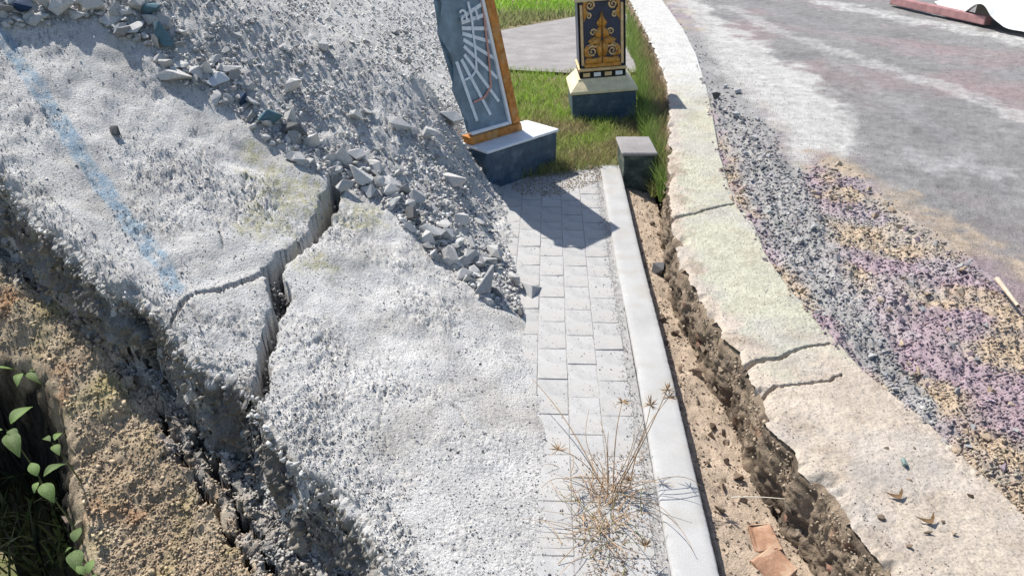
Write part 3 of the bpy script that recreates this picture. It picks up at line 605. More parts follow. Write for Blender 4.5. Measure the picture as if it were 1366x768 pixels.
ORD = ['first', 'second', 'third', 'fourth', 'fifth', 'sixth', 'seventh', 'eighth', 'ninth', 'tenth', 'eleventh', 'twelfth', 'thirteenth', 'fourteenth', 'fifteenth', 'sixteenth', 'seventeenth', 'eighteenth', 'nineteenth', 'twentieth']
for oi_, (u, v, s) in enumerate(sorted(((884, 428, 14), (900, 446, 16), (876, 410, 12), (936, 470, 14), (908, 494, 14), (930, 500, 22), (953, 512, 24), (918, 420, 20), (950, 570, 18), (948, 582, 16), (962, 650, 18), (985, 640, 22), (958, 680, 20), (990, 668, 18), (870, 300, 12), (880, 320, 12), (968, 618, 14), (945, 620, 12), (1000, 690, 16)), key=lambda q: q[1])):
    p = dpos(u, v); dd = np.linalg.norm(p - A(0, 0, CH))
    stone(p, s * dd / F, [(.14, .10, .075), (.22, .16, .12), (.34, .27, .20)][int(rng.integers(0, 3))], 'brown earth clod in the drain, %s counted down from the far end' % ORD[oi_], 'clods in the drain', 'earth_clod', cat='clod')
for u, v, w, lb in ((1018, 722, .07, 'upper broken orange brick in the drain'), (1030, 758, .09, 'lower broken orange brick near the bottom edge of the drain')):
    p = dpos(u, v); bm = bmesh.new(); box_bm(bm, (-w / 2, -.045, -.03), (w / 2, .045, .025), None, .008, 2)
    r = np.random.default_rng(u)
    for vq in bm.verts: vq.co += Vector(r.normal(0, .0045, 3))
    o = ob('brick_fragment', bm_mesh(bm, 'brick_fragment'), 'brick', label=lb, cat='brick', loc=p + A(0, 0, -.004)); o.rotation_euler = (.14, -.1, .25 + (u - 1024) * .04)
# verge and road sheet
ry = np.exp(np.linspace(math.log(.9), math.log(40), 600)); rt = np.linspace(0, 1, 420)
Yr, Tr = np.meshgrid(ry, rt, indexing='ij'); Yr = Yr.ravel(); Tr = Tr.ravel()
xl = np.where(Yr < 11, wr(np.minimum(Yr, 11)) + .0, wr(11.) - (Yr - 11) * -.28); Xr = xl + (1.15 * Yr + .6 - xl) * Tr ** 1.0
pr, qr = proj(Xr, Yr, Yr * 0 + ZW); wob = lambda a, s: a * fbm(Xr, Yr, 2.2, 3, s)
GRAV = [(880, -10), (930, 34), (946, 70), (962, 104), (1000, 132), (1040, 172), (1062, 222), (1100, 205), (1140, 222), (1180, 262), (1240, 300), (1290, 330), (1340, 372), (1400, 430), (1700, 700), (1700, 1200), (1200, 1200), (900, 400)]
ing = inpoly(pr + wob(10, 301), qr + wob(7, 302), GRAV)
gd, _, _ = pl_dist(pr, qr, GRAV[:14]); gm = np.where(ing, sstep(0, 30, gd), 0)
Zr = ZW - .03 + (1 - gm) * .0035 * fbm(Xr, Yr, 14, 3, 307) + .012 * fbm(Xr, Yr, 1.2, 2, 303) + .03 * gm * (.7 + .6 * fbm(Xr, Yr, 4, 2, 304)) + gm * .014 * fbm(Xr, Yr, 24, 3, 305, .65) + (.0025 + .004 * gm) * fbm(Xr, Yr, 60, 2, 306)
asph = A(.225, .222, .22)
Tt = np.tile(asph, (len(Xr), 1)) * (1 + .16 * fbm(Xr, Yr, 1.6, 3, 310) + .10 * fbm(Xr, Yr, 9, 3, 311))[:, None]
Tt = blend(Tt, (.30, .225, .23), .65 * np.clip(fbm(Xr, Yr, .9, 3, 312) * 1.4 + .0, 0, 1))
def dust(T, pts, w, c, a, sd, ns=3):
    P_ = np.array([gp(u, v, ZW)[:2] for u, v in pts]); d_, _, _ = pl_dist(Xr, Yr, P_)
    return blend(T, c, np.clip(a * (1 - sstep(w * .2, w * 1.1, d_ + w * .8 * fbm(Xr, Yr, ns, 4, sd, .6))) * (.75 + .6 * fbm(Xr, Yr, 14, 3, sd + 5)), 0, 1))
SHO = [(880, -30), (905, -30), (955, 20), (1022, 62), (1080, 95), (1138, 150), (1142, 178), (1128, 206), (1064, 226), (1040, 176), (1000, 134), (962, 106), (942, 70), (925, 34), (876, -10)]
shd, _, _ = pl_dist(pr, qr, SHO + SHO[:1]); shm = np.where(inpoly(pr, qr, SHO), shd, -shd); shm = np.where(ing, 0, sstep(-9, 9, shm + 13 * fbm(Xr, Yr, 3, 4, 320, .65)))
Tt = Tt * (1 - shm[:, None]) + (A(.455, .45, .435) * (1 + .13 * fbm(Xr, Yr, 5, 4, 322))[:, None]) * shm[:, None]
Tt = dust(Tt, [(970, 5), (1050, 44), (1120, 66), (1200, 92), (1290, 120), (1366, 152), (1460, 190)], .16, (.44, .43, .42), .75, 330)
Tt = dust(Tt, [(1100, 0), (1190, 18), (1280, 34), (1366, 50), (1500, 74)], .33, (.50, .50, .49), .85, 331, 2)
Tt = dust(Tt, [(1215, 200), (1280, 212), (1350, 226)], .22, (.40, .40, .40), .6, 332, 4)
Tt = dust(Tt, [(1090, 200), (1150, 232), (1230, 276), (1290, 312), (1366, 352), (1450, 400)], .13, (.42, .34, .25), .75, 333, 4)
Tt = dust(Tt, [(1000, 20), (1090, 60), (1180, 120), (1300, 200)], .10, (.30, .30, .30), .5, 334, 4)
Tt = dust(Tt, [(930, -20), (1060, 20), (1200, 55), (1366, 100)], .16, (.24, .24, .245), .6, 335, 3)
cz = lambda s, f: np.clip(.5 + 1.1 * fbm(Xr, Yr, f, 2, s), 0, 1)
tan = blend(np.tile(A(.37, .295, .215), (len(Xr), 1)), (.285, .222, .245), sstep(.25, .7, cz(340, 2.4)))
GW = np.array([gp(u, v, ZW)[:2] for u, v in [(925, 40), (960, 110), (1000, 170), (1030, 235), (1060, 300), (1100, 370), (1150, 440), (1200, 500), (1235, 555)]])
gwd, gwp, _ = pl_dist(Xr, Yr, GW); gmask = 1 - sstep(.12, .28, gwd * np.interp(gwp, [0, 2, 4, 6, 8], [1, 1.0, 1.25, 2.4, 4]) + .05 * fbm(Xr, Yr, 7, 2, 341))
gcol = tan * (1 - gmask[:, None]) + A(.27, .265, .26) * gmask[:, None]
gcol = gcol * 1.12; gcol = blend(gcol, (.40, .39, .385), .4 * sstep(.65, .95, cz(343, 2.5)))
gmix = np.where(ing, .5 + .5 * sstep(0, 25, gd), .5 * (1 - sstep(0, 22, gd))) * np.clip(.85 + .6 * fbm(Xr, Yr, 8, 3, 344), .3, 1.2); gmix = np.clip(gmix, 0, 1)
Tt = Tt * (1 - gmix[:, None]) + gcol * gmix[:, None]
Vr = np.stack([Xr, Yr, Zr], -1); Qr = grid_quads(len(ry), len(rt)); fg = ing[Qr].sum(1) > 2
ob('road', mesh_np('road', *submesh(Vr, Qr, Tt, ~fg), smooth=True), 'roadtop', kind='structure')
ob('gravel_verge', mesh_np('gravel_verge', *submesh(Vr, Qr, Tt, fg), smooth=True), 'loose', kind='structure')
kg = np.where(ing & (pr > 850) & (pr < 1400) & (qr > -20) & (qr < 800))[0]
k = kg[pick(24000, (.4 + sstep(60, 250, qr[kg])) * (.25 + .75 * sstep(0, 22, gd[kg])))]
sz = (.005 + .017 * rng.random(len(k)) ** 2.4) * np.clip(Yr[k] / 2.6, .85, 1.5)
tint = Tt[k] * rng.uniform(.75, 1.3, (len(k), 1)) + rng.normal(0, .01, (len(k), 3))
ob('gravel', scatter('gravel', Vr[k] + np.stack([0 * sz, 0 * sz, sz * .10], -1), sz, tint, .5), 'stone', kind='stuff', label='loose grey, tan and mauve gravel between the wall and the road', cat='gravel')
kr = np.where(~ing & (pr > 880) & (pr < 1400) & (qr > -10) & (qr < 420))[0]; k = kr[pick(11000, .3 + 5 * np.exp(-gd[kr] / 20))]
sz = rng.uniform(.003, .009, len(k)) * np.clip(Yr[k] / 4, .7, 1.8)
ob('grit', scatter('grit', Vr[k] + A(0, 0, .001), sz, Tt[k] * rng.uniform(.6, 1.6, (len(k), 1))), 'stone', kind='stuff', label='loose grit on the dusty asphalt road', cat='grit')
big = kg[(pr[kg] > 960) & (pr[kg] < 1366) & (qr[kg] > 110) & (qr[kg] < 690)]
GM = [('greenish cap stone', 1203, 617), ('pale wood sliver', 1344, 390), ('upper cap crack', 975, 275), ('lower cap crack', 1125, 460), ('black gravel stone', 955, 130), ('dusty shoulder tip', 1125, 212)]
ngs = 0
for i in big[pick(420, 1 + 0 * big)]:
    dd = np.linalg.norm(Vr[i] - A(0, 0, CH)); c = tuple(np.round(np.clip(Tt[i] * rng.uniform(.75, 1.25), .05, .6), 1)); 
    c = [(.42, .33, .24), (.30, .24, .27), (.34, .34, .34), (.48, .40, .30)][int(rng.integers(0, 4))] if gmask[i] < .5 else [(.30, .30, .30), (.42, .42, .42)][int(rng.integers(0, 2))]
    g_ = gmask[i] >= .5
    s = rng.uniform(10, 17); nm = {.42: 'tan', .30: 'mauve', .34: 'grey', .48: 'pale tan'}[c[0]] if not g_ else ('dark grey' if c[0] < .4 else 'light grey')
    fl = rng.uniform(.6, 1); lb = near_label(pr[i], qr[i], GM, nm + (' flat' if fl < .8 else ' chunky') + ' gravel stone', s)
    if lb is None or ngs >= 150: continue
    ngs += 1; stone(Vr[i], s * dd / F, c, lb, 'larger stones of the grey gravel' if g_ else 'larger stones of the tan gravel', 'gravel_stone', fl)
def cpos(u, v): return gp(u, v, ZW)
stone(cpos(1203, 618), .058, (.22, .29, .27), 'greenish grey stone lying alone on the wall cap', None, 'stone', .6)
stone(cpos(955, 130), .11, (.10, .10, .10), 'black stone at the top edge of the grey gravel', None, 'stone', .8)
CM = [('greenish grey stone', 1203, 618), ('two pointed dead leaf', 1196, 662), ('small curled leaf', 1238, 695)]
for u, v, s in ((1174, 692, 14), (1238, 712, 14), (1213, 640, 10), (1182, 598, 10), (1296, 662, 11), (1273, 712, 10), (1220, 598, 8), (1258, 695, 7), (1212, 728, 12), (1300, 600, 16)):
    p = cpos(u, v); dd = np.linalg.norm(p - A(0, 0, CH)); stone(p, s * dd / F, [(.42, .34, .26), (.20, .15, .11)][int(rng.integers(0, 2))], (near_label(u, v, CM, 'brown crumb', s) or 'brown crumb on the wall cap') + ' on the cap', 'crumbs on the wall cap', 'stone', .6)
# grit on the cap
kc_ = np.where((Tw > .06) & (pu_ > 800) & (pu_ < 1400) & (pv_ < 790))[0]; k = kc_[pick(1700, .2 + np.exp(-Tw[kc_] * 12) * 3 + rg[kc_])]
ob('grit', scatter('grit', Vw[k] + A(0, 0, .001), rng.uniform(.003, .008, len(k)), Tc[k] * rng.uniform(.5, 1.15, (len(k), 1))), 'stone', kind='stuff', label='crumbs scattered over the wall cap', cat='grit')
# crumbled lip of the wall
n = 1300; y = np.exp(rng.uniform(math.log(1.1), math.log(4.0), n)); s = rng.uniform(0, .5, n) ** 2
P = np.stack([wl(y) - .05 * s + rng.normal(.004, .012, n), y, ZW - .03 - .5 * s], -1)
ob('wall_crumbs', scatter('wall_crumbs', P, rng.uniform(.005, .018, n), rng.uniform(.6, 1.25, (n, 1)) * A(.38, .31, .23)), 'stone', kind='stuff', label='crumbling stones along the broken lip of the wall', cat='rubble')

# ================================================================== ground beyond
bm = bmesh.new()
def sheet(x0, x1, y0, y1, z):
    bm.faces.new([bm.verts.new(p) for p in ((x0, y0, z), (x1, y0, z), (x1, y1, z), (x0, y1, z))])
sheet(-400, 400, 4.4, 900, -.045); sheet(-400, 400, -400, 4.4, -1.9)
bm.faces.new([bm.verts.new(p) for p in ((-400, 4.4, -1.9), (400, 4.4, -1.9), (400, 4.4, -.045), (-400, 4.4, -.045))])
mat('earth', (.20, .17, .10), .35, 4, .8, 60, .01, .95, hue=((.13, .17, .05), 3, .7))
ob('ground', bm_mesh(bm, 'ground'), 'earth', kind='structure')
# the grey path across the grass
mat('path', (.30, .285, .28), .2, 4, .6, 90, .006, .94, fine=.3)
pa = [gp(660, 92, -.02), gp(770, 98, -.02), gp(870, 96, -.02), gp(870, 18, -.02), gp(770, 22, -.02), gp(640, 46, -.02)]
bm = bmesh.new(); bm.faces.new([bm.verts.new(p) for p in pa]); ob('path', bm_mesh(bm, 'path'), 'path', kind='structure')
def blades(name, P, h, w, tint, lean=.5):
    n = len(P); a = rng.uniform(0, 2 * PI, n); d = np.stack([np.cos(a), np.sin(a), 0 * a], -1); b = rng.uniform(0, 2 * PI, n); ln = np.stack([np.cos(b), np.sin(b), 0 * b], -1) * (h * rng.uniform(.1, lean, n))[:, None]
    up = np.stack([0 * h, 0 * h, h], -1)
    v0, v1 = P - d * (w / 2)[:, None], P + d * (w / 2)[:, None]; m = P + up * .55 + ln * .35
    v2, v3 = m + d * (w * .4)[:, None], m - d * (w * .4)[:, None]; tp = P + up * .95 + ln; 
    V_ = np.stack([v0, v1, v2, v3, tp + d * .0004, tp - d * .0004], 1).reshape(-1, 3); i = np.arange(n)[:, None] * 6
    Q_ = np.concatenate([i + A(0, 1, 2, 3).astype(int), i + A(3, 2, 4, 5).astype(int)]); return mesh_np(name, V_, Q_, np.repeat(tint, 6, 0))
def pxfill(poly, n, z):
    xs = [p[0] for p in poly]; ys_ = [p[1] for p in poly]; u = rng.uniform(min(xs), max(xs), n * 3); v = rng.uniform(min(ys_), max(ys_), n * 3)
    m = inpoly(u, v, poly); u, v = u[m][:n], v[m][:n]; dv = 384 - v; d = np.stack([u - 683, F * cp + dv * sp, -F * sp + dv * cp], -1); t = (z - CH) / d[:, 2]
    return d * t[:, None] + A(0, 0, CH)
P = pxfill([(640, 92), (772, 98), (870, 96), (890, 150), (880, 225), (845, 205), (800, 216), (745, 222), (690, 225), (640, 200)], 15000, -.045)
pq, pw = proj(P[:, 0], P[:, 1], P[:, 2]); dry = np.clip(.12 + 1.1 * fbm(P[:, 0], P[:, 1], 2.5, 3, 401) + .8 * sstep(135, 205, pw) * (pq < 850), 0, 1)
tint = blend(np.tile(A(.30, .43, .08), (len(P), 1)), (.33, .29, .15), dry) * rng.uniform(.65, 1.35, (len(P), 1))
ob('grass', blades('grass', P, rng.uniform(.03, .075, len(P)), rng.uniform(.004, .008, len(P)), tint, 1.0), 'grass', kind='stuff', label='patchy green grass around the ornate pillar', cat='grass')
P = pxfill([(640, -30), (880, -30), (880, 17), (770, 21), (640, 44)], 5200, -.045); pq, pw = proj(P[:, 0], P[:, 1], P[:, 2])
tint = blend(np.tile(A(.30, .50, .07), (len(P), 1)), (.30, .32, .14), sstep(12, 24, pw)) * rng.uniform(.7, 1.3, (len(P), 1))
ob('grass', blades('grass', P, rng.uniform(.05, .12, len(P)), rng.uniform(.012, .022, len(P)), tint, 1.0), 'grass', kind='stuff', label='bright green lawn beyond the grey path', cat='grass')
P = pxfill([(838, 0), (846, 0), (876, 72), (890, 108), (894, 200), (893, 260), (880, 262), (872, 215), (852, 165), (850, 90), (834, 60)], 8000, 0)
P[:, 2] = -.04; tint = blend(np.tile(A(.40, .29, .19), (len(P), 1)), (.17, .22, .07), np.clip(fbm(P[:, 0], P[:, 1], 3, 2, 410) + .1, 0, .8)) * rng.uniform(.55, 1.35, (len(P), 1))
pq, pw = proj(P[:, 0], P[:, 1], P[:, 2]); tint = blend(tint, (.20, .32, .07), .85 * sstep(30, 10, pq - np.interp(pw, [0, 90, 165, 260], [826, 838, 852, 872])))
ob('dry_grass', blades('dry_grass', P, rng.uniform(.08, .21, len(P)), rng.uniform(.004, .008, len(P)), tint, .7), 'grass', kind='stuff', label='dry straw coloured grass along the far wall side', cat='dry grass')
# earth and weeds over the far end of the pavers
P = pxfill([(700, 232), (742, 224), (800, 219), (806, 240), (770, 252), (745, 262), (700, 262), (680, 250)], 1500, .002)
ob('grit', scatter('grit', P, rng.uniform(.004, .014, len(P)), rng.uniform(.6, 1.2, (len(P), 1)) * A(.42, .33, .24)), 'stone', kind='stuff', label='brown earth crumbs over the far end of the pavers', cat='grit')
P = np.concatenate([pxfill([(690, 226), (744, 220), (800, 214), (822, 212), (826, 222), (790, 226), (744, 234), (690, 240)], 900, .0), pxfill([(744, 212), (758, 210), (760, 226), (744, 228)], 300, 0.), pxfill([(864, 250), (876, 246), (880, 262), (868, 264)], 250, -.06)])
ob('grass', blades('grass', P, rng.uniform(.02, .09, len(P)), rng.uniform(.003, .006, len(P)), blend(np.tile(A(.36, .28, .16), (len(P), 1)), (.22, .30, .07), rng.random(len(P))), 1.1), 'grass', kind='stuff', label='straggly weeds at the end of the pavers below the plinth', cat='weeds')
# stone block at the kerb's far end
c0 = gp(829, 250, -.06); c1 = gp(872, 248, -.06); hb = float(vp(850, 208, c0[1])[2])
bm = bmesh.new(); box_bm(bm, (c0[0] + .005, c0[1], -.12), (c1[0] - .01, c0[1] + .30, hb), None, .012, 2)
for v in bm.verts: v.co += Vector(rng.normal(0, .003, 3))
blk = ob('stone_block', bm_mesh(bm, 'stone_block'), 'mossstone', label='dark mossy stone block at the far end of the kerb', cat='block')
box('top_slab', (c0[0] - .012, c0[1] - .012, hb + .001), (c1[0] + .0, c0[1] + .31, hb + .022), 'path', blk, .006)

# ================================================================== sign plinth and leaning sign
Bq0 = gp(742, 222)[:2]; BH = float(vp(742, 172, Bq0[1])[2]); Bq1 = gp(655, 200, BH)[:2]
bd = Bq1 - Bq0; bd /= np.linalg.norm(bd); bnv = A(-bd[1], bd[0])
if bnv[1] < 0: bnv = -bnv                                        # into the block, away from the camera
BL = .60; BA = math.atan2(bd[1], bd[0])
pb = ob('sign_plinth', None, label='dark blue stone plinth under the leaning orange sign frame', cat='plinth', loc=(Bq0[0], Bq0[1], -.03))
pb.rotation_euler = (0, 0, BA); sgn = -1.0                       # local x runs along the face; depth is local -y
dq = (lambda a: a) 
box('base', (0, -.26, -.05), (BL, 0, BH + .03 - .018), 'slate', pb, .006)
box('top', (-.008, -.268, BH + .03 - .018 + .001), (BL, .008, BH + .03), 'white', pb, .004)
P0 = gp(692, 172, BH); P0 = P0 + A(0, 0, 0)
nrm = A(bnv[0], bnv[1], 0); e1 = A(bd[0], bd[1], 0)
def onpl(u, v):
    d = ray(u, v); t = np.dot(P0 - A(0, 0, CH), nrm) / np.dot(d, nrm); return A(0, 0, CH) + d * t
Ptop = onpl(655, 0); e2 = Ptop - P0; e2 /= np.linalg.norm(e2)
tip = gp(833, 293); Lh = np.array(L)
tt = np.dot(P0 - tip, nrm) / np.dot(-Lh, nrm); Ttop = tip - Lh * tt
SH = float(np.clip((Ttop[2] - P0[2]) / e2[2], 1.0, 1.7)); SW = .42
print('sign height', SH, 'top', Ttop, P0, Ptop)
sign = ob('leaning_sign', None, label='leaning broken signboard with orange frame and dark blue panel of white rays', cat='sign', loc=P0)
def onsign(a, b, c=0): return e1 * a + e2 * b + nrm * c          # local: left along, up the lean, depth away from the camera
def slab(name, a0, a1, b0, b1, c0, c1, m, parent=None, bev=.003):
    bm = bmesh.new(); vs = [bm.verts.new(onsign(a, b, c)) for c in (c0, c1) for (a, b) in ((a0, b0), (a1, b0), (a1, b1), (a0, b1))]
    for f in ((0, 1, 2, 3), (4, 5, 6, 7), (0, 1, 5, 4), (1, 2, 6, 5), (2, 3, 7, 6), (3, 0, 4, 7)): bm.faces.new([vs[i] for i in f])
    bmesh.ops.recalc_face_normals(bm, faces=bm.faces)
    if bev: bmesh.ops.bevel(bm, geom=list(bm.edges), offset=bev, segments=1, affect='EDGES')
    return ob(name, bm_mesh(bm, name), m, parent or sign)
FW = .062
slab('post', 0, FW, .052, SH, -.03, .03, 'orangewood'); 
slab('bottom_rail', 0, SW, 0, .05, -.036, .036, 'orangewood'); slab('top_rail', 0, SW - .10, SH + .002, SH + .06, -.03, .03, 'orangewood')
slab('inner_trim', FW + .001, FW + .022, .053, SH, -.022, .02, 'white'); slab('inner_trim', FW + .024, SW - .03, .053, .075, -.022, .02, 'white')
bm = bmesh.new(); rs_ = np.random.default_rng(5); lft = [(SW + rs_.normal(0, .022) - .05 * (b / SH), b) for b in np.linspace(.07, SH, 15)]
ring_ = [(FW + .02, .07)] + lft + [(FW + .02, SH)]
fr_ = [[bm.verts.new(onsign(a, b, c)) for a, b in ring_] for c in (-.006, .006)]
bm.faces.new(fr_[0]); bm.faces.new(fr_[1][::-1])
for i in range(len(ring_)): bm.faces.new([fr_[0][i], fr_[0][(i + 1) % len(ring_)], fr_[1][(i + 1) % len(ring_)], fr_[1][i]])
bmesh.ops.triangulate(bm, faces=bm.faces); pnl = ob('panel', bm_mesh(bm, 'panel'), 'panel', sign)
def strip(name, pts, w, m, c=-.0105):
    """a flat painted strip on the panel through photo pixels"""
    Q3 = [onpl(u, v) - P0 for u, v in pts]; AB = np.array([[np.linalg.lstsq(np.stack([e1, e2], 1), q, rcond=None)[0]] for q in Q3])[:, 0]
    bm = bmesh.new(); rows = []
    for i, p in enumerate(AB):
        tg = AB[min(i + 1, len(AB) - 1)] - AB[max(i - 1, 0)]; tg /= np.linalg.norm(tg); nn = A(-tg[1], tg[0]) * w / 2
        rows.append([bm.verts.new(onsign(*(p + s * nn), cc)) for cc in (c, c + .003) for s in (1, -1)])
    for r0, r1 in zip(rows, rows[1:]):
        for a, b in ((0, 1), (2, 3), (0, 2), (1, 3)): bm.faces.new([r0[a], r0[b], r1[b], r1[a]])
    for r in (rows[0], rows[-1]): bm.faces.new([r[0], r[1], r[3], r[2]])
    return ob(name, bm_mesh(bm, name), m, pnl)
HUB = (588, 36)
for u, v in ((657, 3), (660, 20), (662, 41), (664, 60), (667, 82), (669, 107), (671, 138), (660, 156), (642, 164)):
    u0, v0 = HUB[0] + (u - HUB[0]) * .36, HUB[1] + (v - HUB[1]) * .36
    strip('ray', [(u0, v0), (u - 7, v - 3)], .021, 'raypaint')
for k_ in (.55, .78):
    strip('ring', [(HUB[0] + (u - HUB[0]) * k_, HUB[1] + (v - HUB[1]) * k_) for u, v in ((655, -12), (660, 20), (662, 41), (664, 60), (667, 82), (669, 107), (671, 138), (660, 156), (642, 164))], .013, 'raypaint' if k_ < .6 else 'redpaint', -.014)
# white lettering on the panel: a curve text turned into a mesh
fc_ = bpy.data.curves.new('lettering', 'FONT'); fc_.body = 'ah'; fc_.size = .15; fc_.extrude = .0015
fo = bpy.data.objects.new('tmp_lettering', fc_); COL.objects.link(fo); bpy.context.view_layer.update()
lm = bpy.data.meshes.new_from_object(fo.evaluated_get(bpy.context.evaluated_depsgraph_get())); bpy.data.objects.remove(fo)
tl = onpl(612, 30) - P0; ab = np.linalg.lstsq(np.stack([e1, e2], 1), tl, rcond=None)[0]
for v in lm.vertices: v.co = Vector(onsign(ab[0] - v.co.x, ab[1] + v.co.y, -.019 - v.co.z))
lm.name = 'lettering'; ob('lettering', lm, 'raypaint', pnl)

# ================================================================== ornate pillar
pl, prr = gp(765, 162, -.04), gp(848, 160, -.04); pc = (pl + prr) / 2; PWD = np.linalg.norm(prr - pl); hw = PWD / 2
yb = pc[1]; zt = lambda v, y: float(vp(806, v, y)[2])
zb = zt(124, yb) ; z1 = zt(106, yb + .05); z2 = zt(94, yb + .07)
pil = ob('ornate_pillar', None, label='square navy pillar with gold carved ornament on a cream and slate base', cat='pillar', loc=(pc[0], yb, -.045))
oz = .045; R = lambda z: z + oz
box('base_block', (-hw, 0, -.03), (hw, PWD, R(zb)), 'slate', pil, .006)
wS = hw * .70; yS = PWD / 2 - wS                                   # shaft half width, its front plane
bm = bmesh.new(); rings = []
for (w_, z_) in ((hw + .012, R(zb) + .001), (hw + .012, R(zb) + .02), (hw - .01, R(zb) + .045), (wS + .02, R(z1)), (wS + .016, R(z1) + .012)):
    rings.append([bm.verts.new((sx * w_, PWD / 2 + sy * w_, z_)) for sx, sy in ((-1, -1), (1, -1), (1, 1), (-1, 1))])
for r0, r1 in zip(rings, rings[1:]):
    for i in range(4): bm.faces.new([r0[i], r0[(i + 1) % 4], r1[(i + 1) % 4], r1[i]])
bm.faces.new(rings[0]); bm.faces.new(rings[-1]); bmesh.ops.bevel(bm, geom=list(bm.edges), offset=.004, segments=1, affect='EDGES')
ob('plinth_cap', bm_mesh(bm, 'plinth_cap'), 'cream', pil)
zs = R(z1) + .013; zn = R(z2)
nb = box('neck_band', (-wS - .004, yS - .004, zs), (wS + .004, PWD - yS + .004, zn), 'black', pil, .003)
for i in range(4):
    cx = (-.72 + .48 * i) * wS; box('white_tile', (cx - .026, yS - .0085, zs + .010), (cx + .026, yS - .0045, zn - .010), 'white' if i % 2 else 'palegold', nb, .001)
box('moulding', (-wS - .012, yS - .012, zn + .001), (wS + .012, PWD - yS + .012, zn + .024), 'palegold', pil, .006)
zp = zn + .025; PH = .47
shaft = box('shaft', (-wS, yS, zp), (wS, PWD - yS, zp + PH), 'navy', pil, .006)
for sx in (-1, 1):
    box('gold_border', (sx * wS * .87 - .010, yS - .010, zp + .02), (sx * wS * .87 + .010, yS - .001, zp + PH - .02), 'palegold', shaft, .003)
    box('corner_bead', (sx * wS * .985 - .007, yS - .006, zp + .002), (sx * wS * .985 + .007, yS + .008, zp + PH - .004), 'black', shaft, .003)
box('gold_border', (-wS * .80, yS - .009, zp + .004), (wS * .80, yS - .001, zp + .03), 'gold', shaft, .003)
box('pillar_cap', (-wS - .03, yS - .03, zp + PH + .001), (wS + .03, PWD - yS + .03, zp + PH + .06), 'cream', pil, .01)
# relief: flame finial, volutes and leaves in gold; unit: u = half width of the field, measured in the photo
U = wS * .80
def relief(name, parts, m, flip=1, z0=0):
    """parts: ('poly', pts, thickness) or ('tube', pts, radius); points in (x, z) units of U"""
    V_, Q_ = [], []; bm = bmesh.new()
    for kind, pts, th in parts:
        for sx in (1, -1):
            if kind == 'poly':
                p3 = [(sx * x * U, z0 + flip * z * U) for x, z in pts]; cx_ = sum(p[0] for p in p3) / len(p3); cz_ = sum(p[1] for p in p3) / len(p3)
                fr_ = [bm.verts.new((x, yS - .0015, z)) for x, z in p3]; ins = [bm.verts.new((cx_ + (x - cx_) * .66, yS - th * 1.5, cz_ + (z - cz_) * .72)) for x, z in p3]
                for i in range(len(p3)): bm.faces.new([fr_[i], fr_[(i + 1) % len(p3)], ins[(i + 1) % len(p3)], ins[i]])
                bm.faces.new(ins)
            else:
                P_ = np.array([(sx * x * U, yS - .007, z0 + flip * z * U) for x, z in pts]); n_ = len(P_); rad = th * U * (np.linspace(1, .55, n_))
                v_, q_ = tube_np(P_, rad, 6); bv = [bm.verts.new(p) for p in v_]
                for q4 in q_: bm.faces.new([bv[i] for i in q4])
    return ob(name, bm_mesh(bm, name, True), m, shaft)
def spiral(cx, cz, r0, turns, a0, sgn_=1, n=26, lead=()):
    a = np.linspace(0, turns * 2 * PI, n); r = r0 * (1 - .82 * np.linspace(0, 1, n)); return list(lead) + [(cx + r_ * math.cos(a0 + sgn_ * t_), cz + r_ * math.sin(a0 + sgn_ * t_)) for t_, r_ in zip(a, r)]
zr = zp + .03
lo_parts = [('poly', [(.02, 0.0), (.95, 0.0), (.98, .16), (.85, .34), (.5, .30), (.02, .36)], .016), ('poly', [(.0, .36), (.22, .40), (.34, .80), (.26, 1.15), (.0, 1.2)], .020),
    ('poly', [(.55, .30), (.98, .42), (1.0, .80), (.84, 1.02), (.66, .92), (.86, .66)], .018), ('poly', [(.1, .98), (.62, 1.06), (.78, 1.22), (.46, 1.42), (.05, 1.36)], .022),
    ('poly', [(.04, 1.36), (.40, 1.44), (.34, 1.70), (.18, 1.92), (.0, 1.96)], .020), ('poly', [(.0, 1.9), (.20, 1.96), (.30, 2.14), (.10, 2.42), (.0, 2.78)], .018)]
sp_parts = [('tube', spiral(.55, .66, .30, 1.6, 2.2, -1, lead=[(.1, 1.0), (.24, .98)]), .075), ('tube', spiral(.47, 1.66, .20, 1.3, 3.4, -1, lead=[(.12, 1.4)]), .06),
    ('tube', [(.02, .5), (.3, .85), (.62, 1.08), (.92, .86), (1.0, .5)], .05)]
relief('gold_ornament', lo_parts, 'gold', 1, zr); relief('gold_scroll', sp_parts, 'palegold', 1, zr)
relief('gold_scroll', [('tube', spiral(.62, .52, .26, 1.5, 1.2, 1, lead=[(.98, 1.1), (.86, .9)]), .07), ('tube', spiral(.70, -.02, .16, 1.2, 1.0, 1), .06)], 'palegold', 1, zr + 2.55 * U)
relief('gold_ornament', [('poly', [(.98, -.35), (.98, 1.3), (.80, 1.2), (.62, .9), (.9, .4), (.72, .1)], .014)], 'gold', 1, zr + 2.55 * U)
pil.rotation_euler = (0, math.radians(-4.5), 0)

